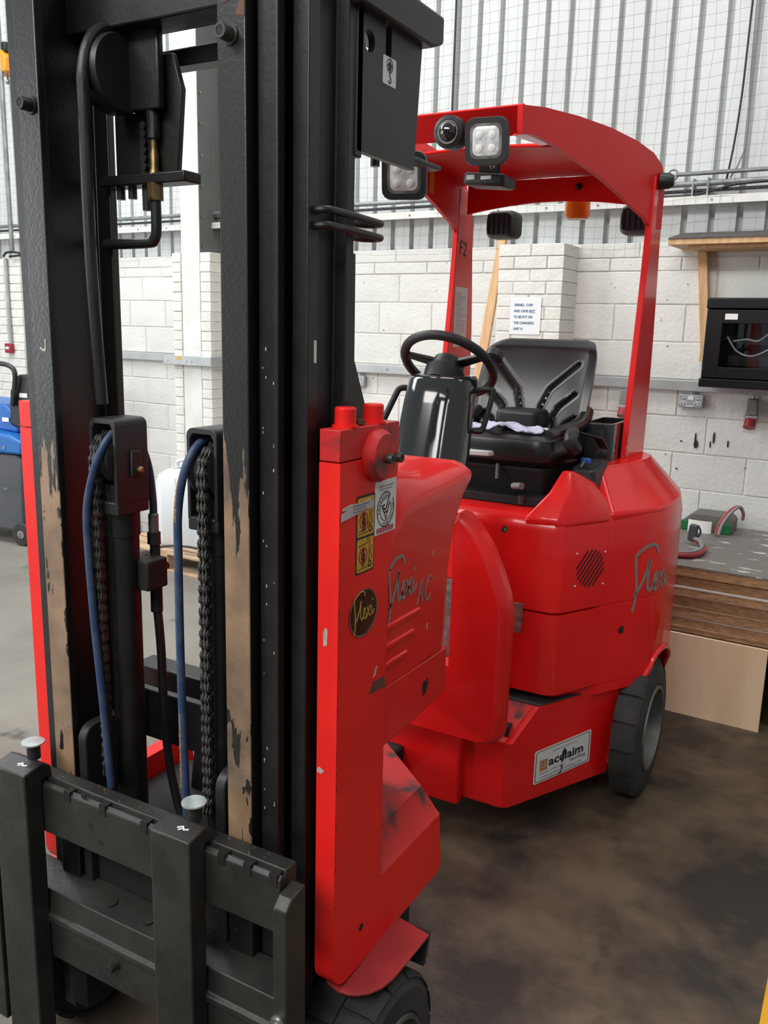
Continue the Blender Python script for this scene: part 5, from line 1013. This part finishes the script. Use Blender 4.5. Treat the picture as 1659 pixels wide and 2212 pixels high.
# --- overhead guard
K = 0.126/0.95
SX_ = lambda y: 0.244+K*(y-1.05)
topc = [(1.05, 2.158), (1.173, 2.176), (1.367, 2.193), (1.589, 2.204), (1.80, 2.203), (1.946, 2.191), (2.03, 2.165), (2.07, 2.12)]
botc = [(2.07, 1.96), (1.985, 1.955), (1.955, 1.963), (1.912, 1.982), (1.774, 2.009), (1.695, 2.027), (1.549, 2.054), (1.449, 2.069), (1.325, 2.083), (1.211, 2.096), (1.106, 2.098), (1.052, 2.090)]
for s in (1, -1):
    r_out = [(s*SX_(y), y, z) for y, z in topc+botc]; r_in = [(s*(SX_(y)-0.014), y, z) for y, z in topc+botc]
    MB().loft([r_out, r_in]).build('guard_side_beam', REDG, T, smooth=20)
    pf = [(1.140, 1.872, 2.125), (1.30, 1.884, 2.132), (1.45, 1.900, 2.134), (1.60, 1.922, 2.130), (1.75, 1.942, 2.118), (1.88, 1.955, 2.105), (2.00, 1.962, 2.098), (2.12, 1.97, 2.07)]
    MB().loft([[(s*0.350, a, z), (s*0.372, a, z), (s*0.372, b, z), (s*0.350, b, z)] for z, a, b in pf]).build('guard_post', RED, T, bevel=0.003)
# front fascia, roof sheet behind a slot, rear beam
MB().loft([[(-0.244, 1.050, 2.158), (0.244, 1.050, 2.158), (0.252, 1.115, 2.100), (-0.252, 1.115, 2.100)], [(-0.244, 1.060, 2.164), (0.244, 1.060, 2.164), (0.252, 1.125, 2.106), (-0.252, 1.125, 2.106)]]).build('guard_fascia', REDG, T, bevel=0.002)
roof = MB()
rows = []
for y, z in ((1.275, 2.100), (1.40, 2.125), (1.60, 2.142), (1.80, 2.145), (2.0, 2.135)):
    h = SX_(y)-0.012; rows.append([(h*(-1+2*k/10), y, z+0.012*(1-(-1+2*k/10)**2)) for k in range(11)])
bot = rows; up_ = [[(x, y, z+0.008) for x, y, z in r] for r in rows]
ro = MB().loft(bot, False, False, closed=False).build('guard_roof', REDG, T); sdm = ro.modifiers.new('s', 'SOLIDIFY'); sdm.thickness = 0.008; sdm.offset = 0
for s in (1, -1): MB().loft([[(s*(SX_(y)-0.055), y, z), (s*(SX_(y)-0.012), y, z), (s*(SX_(y)-0.012), y, z+0.008), (s*(SX_(y)-0.055), y, z+0.008)] for y, z in ((1.110, 2.100), (1.28, 2.102))]).build('roof_bridge', RED, T)
arc = [(-0.33+0.66*k/16, 2.028+0.032*(1-(-1+2*k/16)**2)) for k in range(17)]
MB().prism([(x, z) for x, z in arc]+[(0.33, 2.14), (-0.33, 2.14)], 'y', 1.992, 2.006).build('guard_rear_beam', REDG, T, smooth=30)
# lamps, camera, speaker, beacon
lamp('front_lamp', (0.170, 1.000, 2.068), 0.0565, (0.12, -1, -0.12), T, 0.065)
MB().tube([(0.17, 1.03, 2.025), (0.17, 1.05, 2.015), (0.17, 1.06, 2.06)], 0.006, 8, 4).build('lamp_bracket', STEEL, T)
cm = MB().lathe([(0.040, 0.05), (0.042, 0.02), (0.040, -0.006), (0.030, -0.012), (0.028, -0.008)], (0.064, 1.000, 2.098), (-0.08, 1, 0.06), 32, False).build('blue_spot_lamp', BLKS, T)
MB().sphere((0.064, 1.003, 2.098), 0.028, 24).build('spot_dome', GLASS, cm); MB().lathe([(0.0295, 0), (0.0295, 0.003), (0.027, 0.003)], (0.063, 0.990, 2.097), (-0.08, 1, 0.06), 28).build('spot_ring', STEEL, cm)
mn = MB().prism([(0.062, 1.985), (0.180, 1.974), (0.183, 2.006), (0.065, 2.018)], 'y', 1.10, 1.19).build('alarm_unit', BLKS, T, bevel=0.008, seg=3)
fm = FR((0, 1.0995, 0), (1, 0, 0), (0, 0, 1))
flat('alarm_label', [rect(0.073, 1.996, 0.097, 2.008)], fm, GREYL, mn, 0.0008); flat('alarm_display', [rect(0.115, 1.994, 0.145, 2.003)], fm, WHITE, mn, 0.0008)
MB().box(0.09, 0.15, 1.14, 1.15, 2.005, 2.095).build('alarm_bracket', BLKM, T, bevel=0.002)
for x in (-0.216, 0.296):
    R_ = lambda hw, hh, y: [(x+a, y, 1.995+b) for a, b in rect(-hw, -hh, hw, hh, 0.024)]
    rl = MB().loft([R_(0.050, 0.040, 2.035), R_(0.060, 0.050, 2.06), R_(0.060, 0.050, 2.12)]).build('rear_lamp', BLKS, T)
    for k in range(5): MB().box(x-0.045+0.020*k, x-0.040+0.020*k, 2.030, 2.06, 1.96, 2.03).build('lamp_fin', BLKM, rl)
MB().loft([[(0.078+0.045*math.cos(t), 2.06+0.045*math.sin(t), z) for t in [2*math.pi*k/28 for k in range(28)]] for z in (2.062, 2.012)]+[[(0.078+0.036*math.cos(t), 2.06+0.036*math.sin(t), 2.004) for t in [2*math.pi*k/28 for k in range(28)]]]).build('amber_beacon', AMBER, T, smooth=40)
MB().lathe([(0.028, 0), (0.026, 0.03), (0.018, 0.045), (0, 0.046)], (0.374, 2.02, 2.112), (1, 0.1, 0), 20).build('side_lamp', BLKS, T)
MB().sphere((0.10, 1.985, 2.105), 0.012, 12).build('roof_bolt', BLKM, T)
fq = FR((0.3722, 0, 0), (0, 1, 0), (0, 0, 1))
for yy, zz in ((1.878, 1.19), (1.876, 1.165), (1.884, 1.235), (1.881, 1.212)):
    flat('paint_chip', [[(yy+0.012*math.cos(t)*random.uniform(0.5, 1.2), zz+0.010*math.sin(t)*random.uniform(0.6, 1.4)) for t in [2*math.pi*k/8 for k in range(8)]]], fq, CHIP, T, 0.0005)
# plates and marks on the left post
fp_ = FR((-0.3498, 0, 0), (0, 1, 0), (0, 0, 1))
lp = flat('capacity_plate', [rect(1.958, 1.535, 2.072, 1.762)], fp_, WHITE, T, 0.0008)
for i in range(26): flat('plate_line', [rect(1.966, 1.740-0.0075*i, 1.966+random.uniform(0.04, 0.098), 1.7415-0.0075*i)], fp_, INKG, lp, 0.0012)
text('pen_mark', 'F2', fp_, 1.975, 1.885, 0.075, INK, T, 0.0006, rot=-0.1)
flat('roof_label', [rect(0, 0, 0.05, 0.075)], FR((-0.3050, 1.62, 2.055), (-0.1326, 1, 0), (0, 0, 1)), YEL, T, 0.001)

# --- lilac work gloves left on the seat cushion
g = empty('work_gloves', (0.055, 1.53, 1.274)); tag(g, 'crumpled lilac work gloves lying on the black seat cushion', 'gloves')
gx, gy = 26, 12; vs = []; fs_ = []
for j in range(gy+1):
    for i in range(gx+1):
        u, v = i/gx, j/gy; x = -0.12+0.25*u+0.008*math.sin(9*v); y = -0.05+0.13*v+0.012*math.sin(13*u)
        z = 0.004+0.012*abs(math.sin(9*u+4*v))*abs(math.sin(5*v+3*u))+0.018*math.exp(-((u-0.45)/0.12)**2)*abs(math.sin(3*v+0.4))+0.006*random.random(); vs.append((x, y, z))
for j in range(gy):
    for i in range(gx): fs_.append((j*(gx+1)+i, j*(gx+1)+i+1, (j+1)*(gx+1)+i+1, (j+1)*(gx+1)+i))
o = MB().add(vs, fs_).build('glove_fabric', CLOTH, g, smooth=60); m_ = o.modifiers.new('s', 'SOLIDIFY'); m_.thickness = 0.004
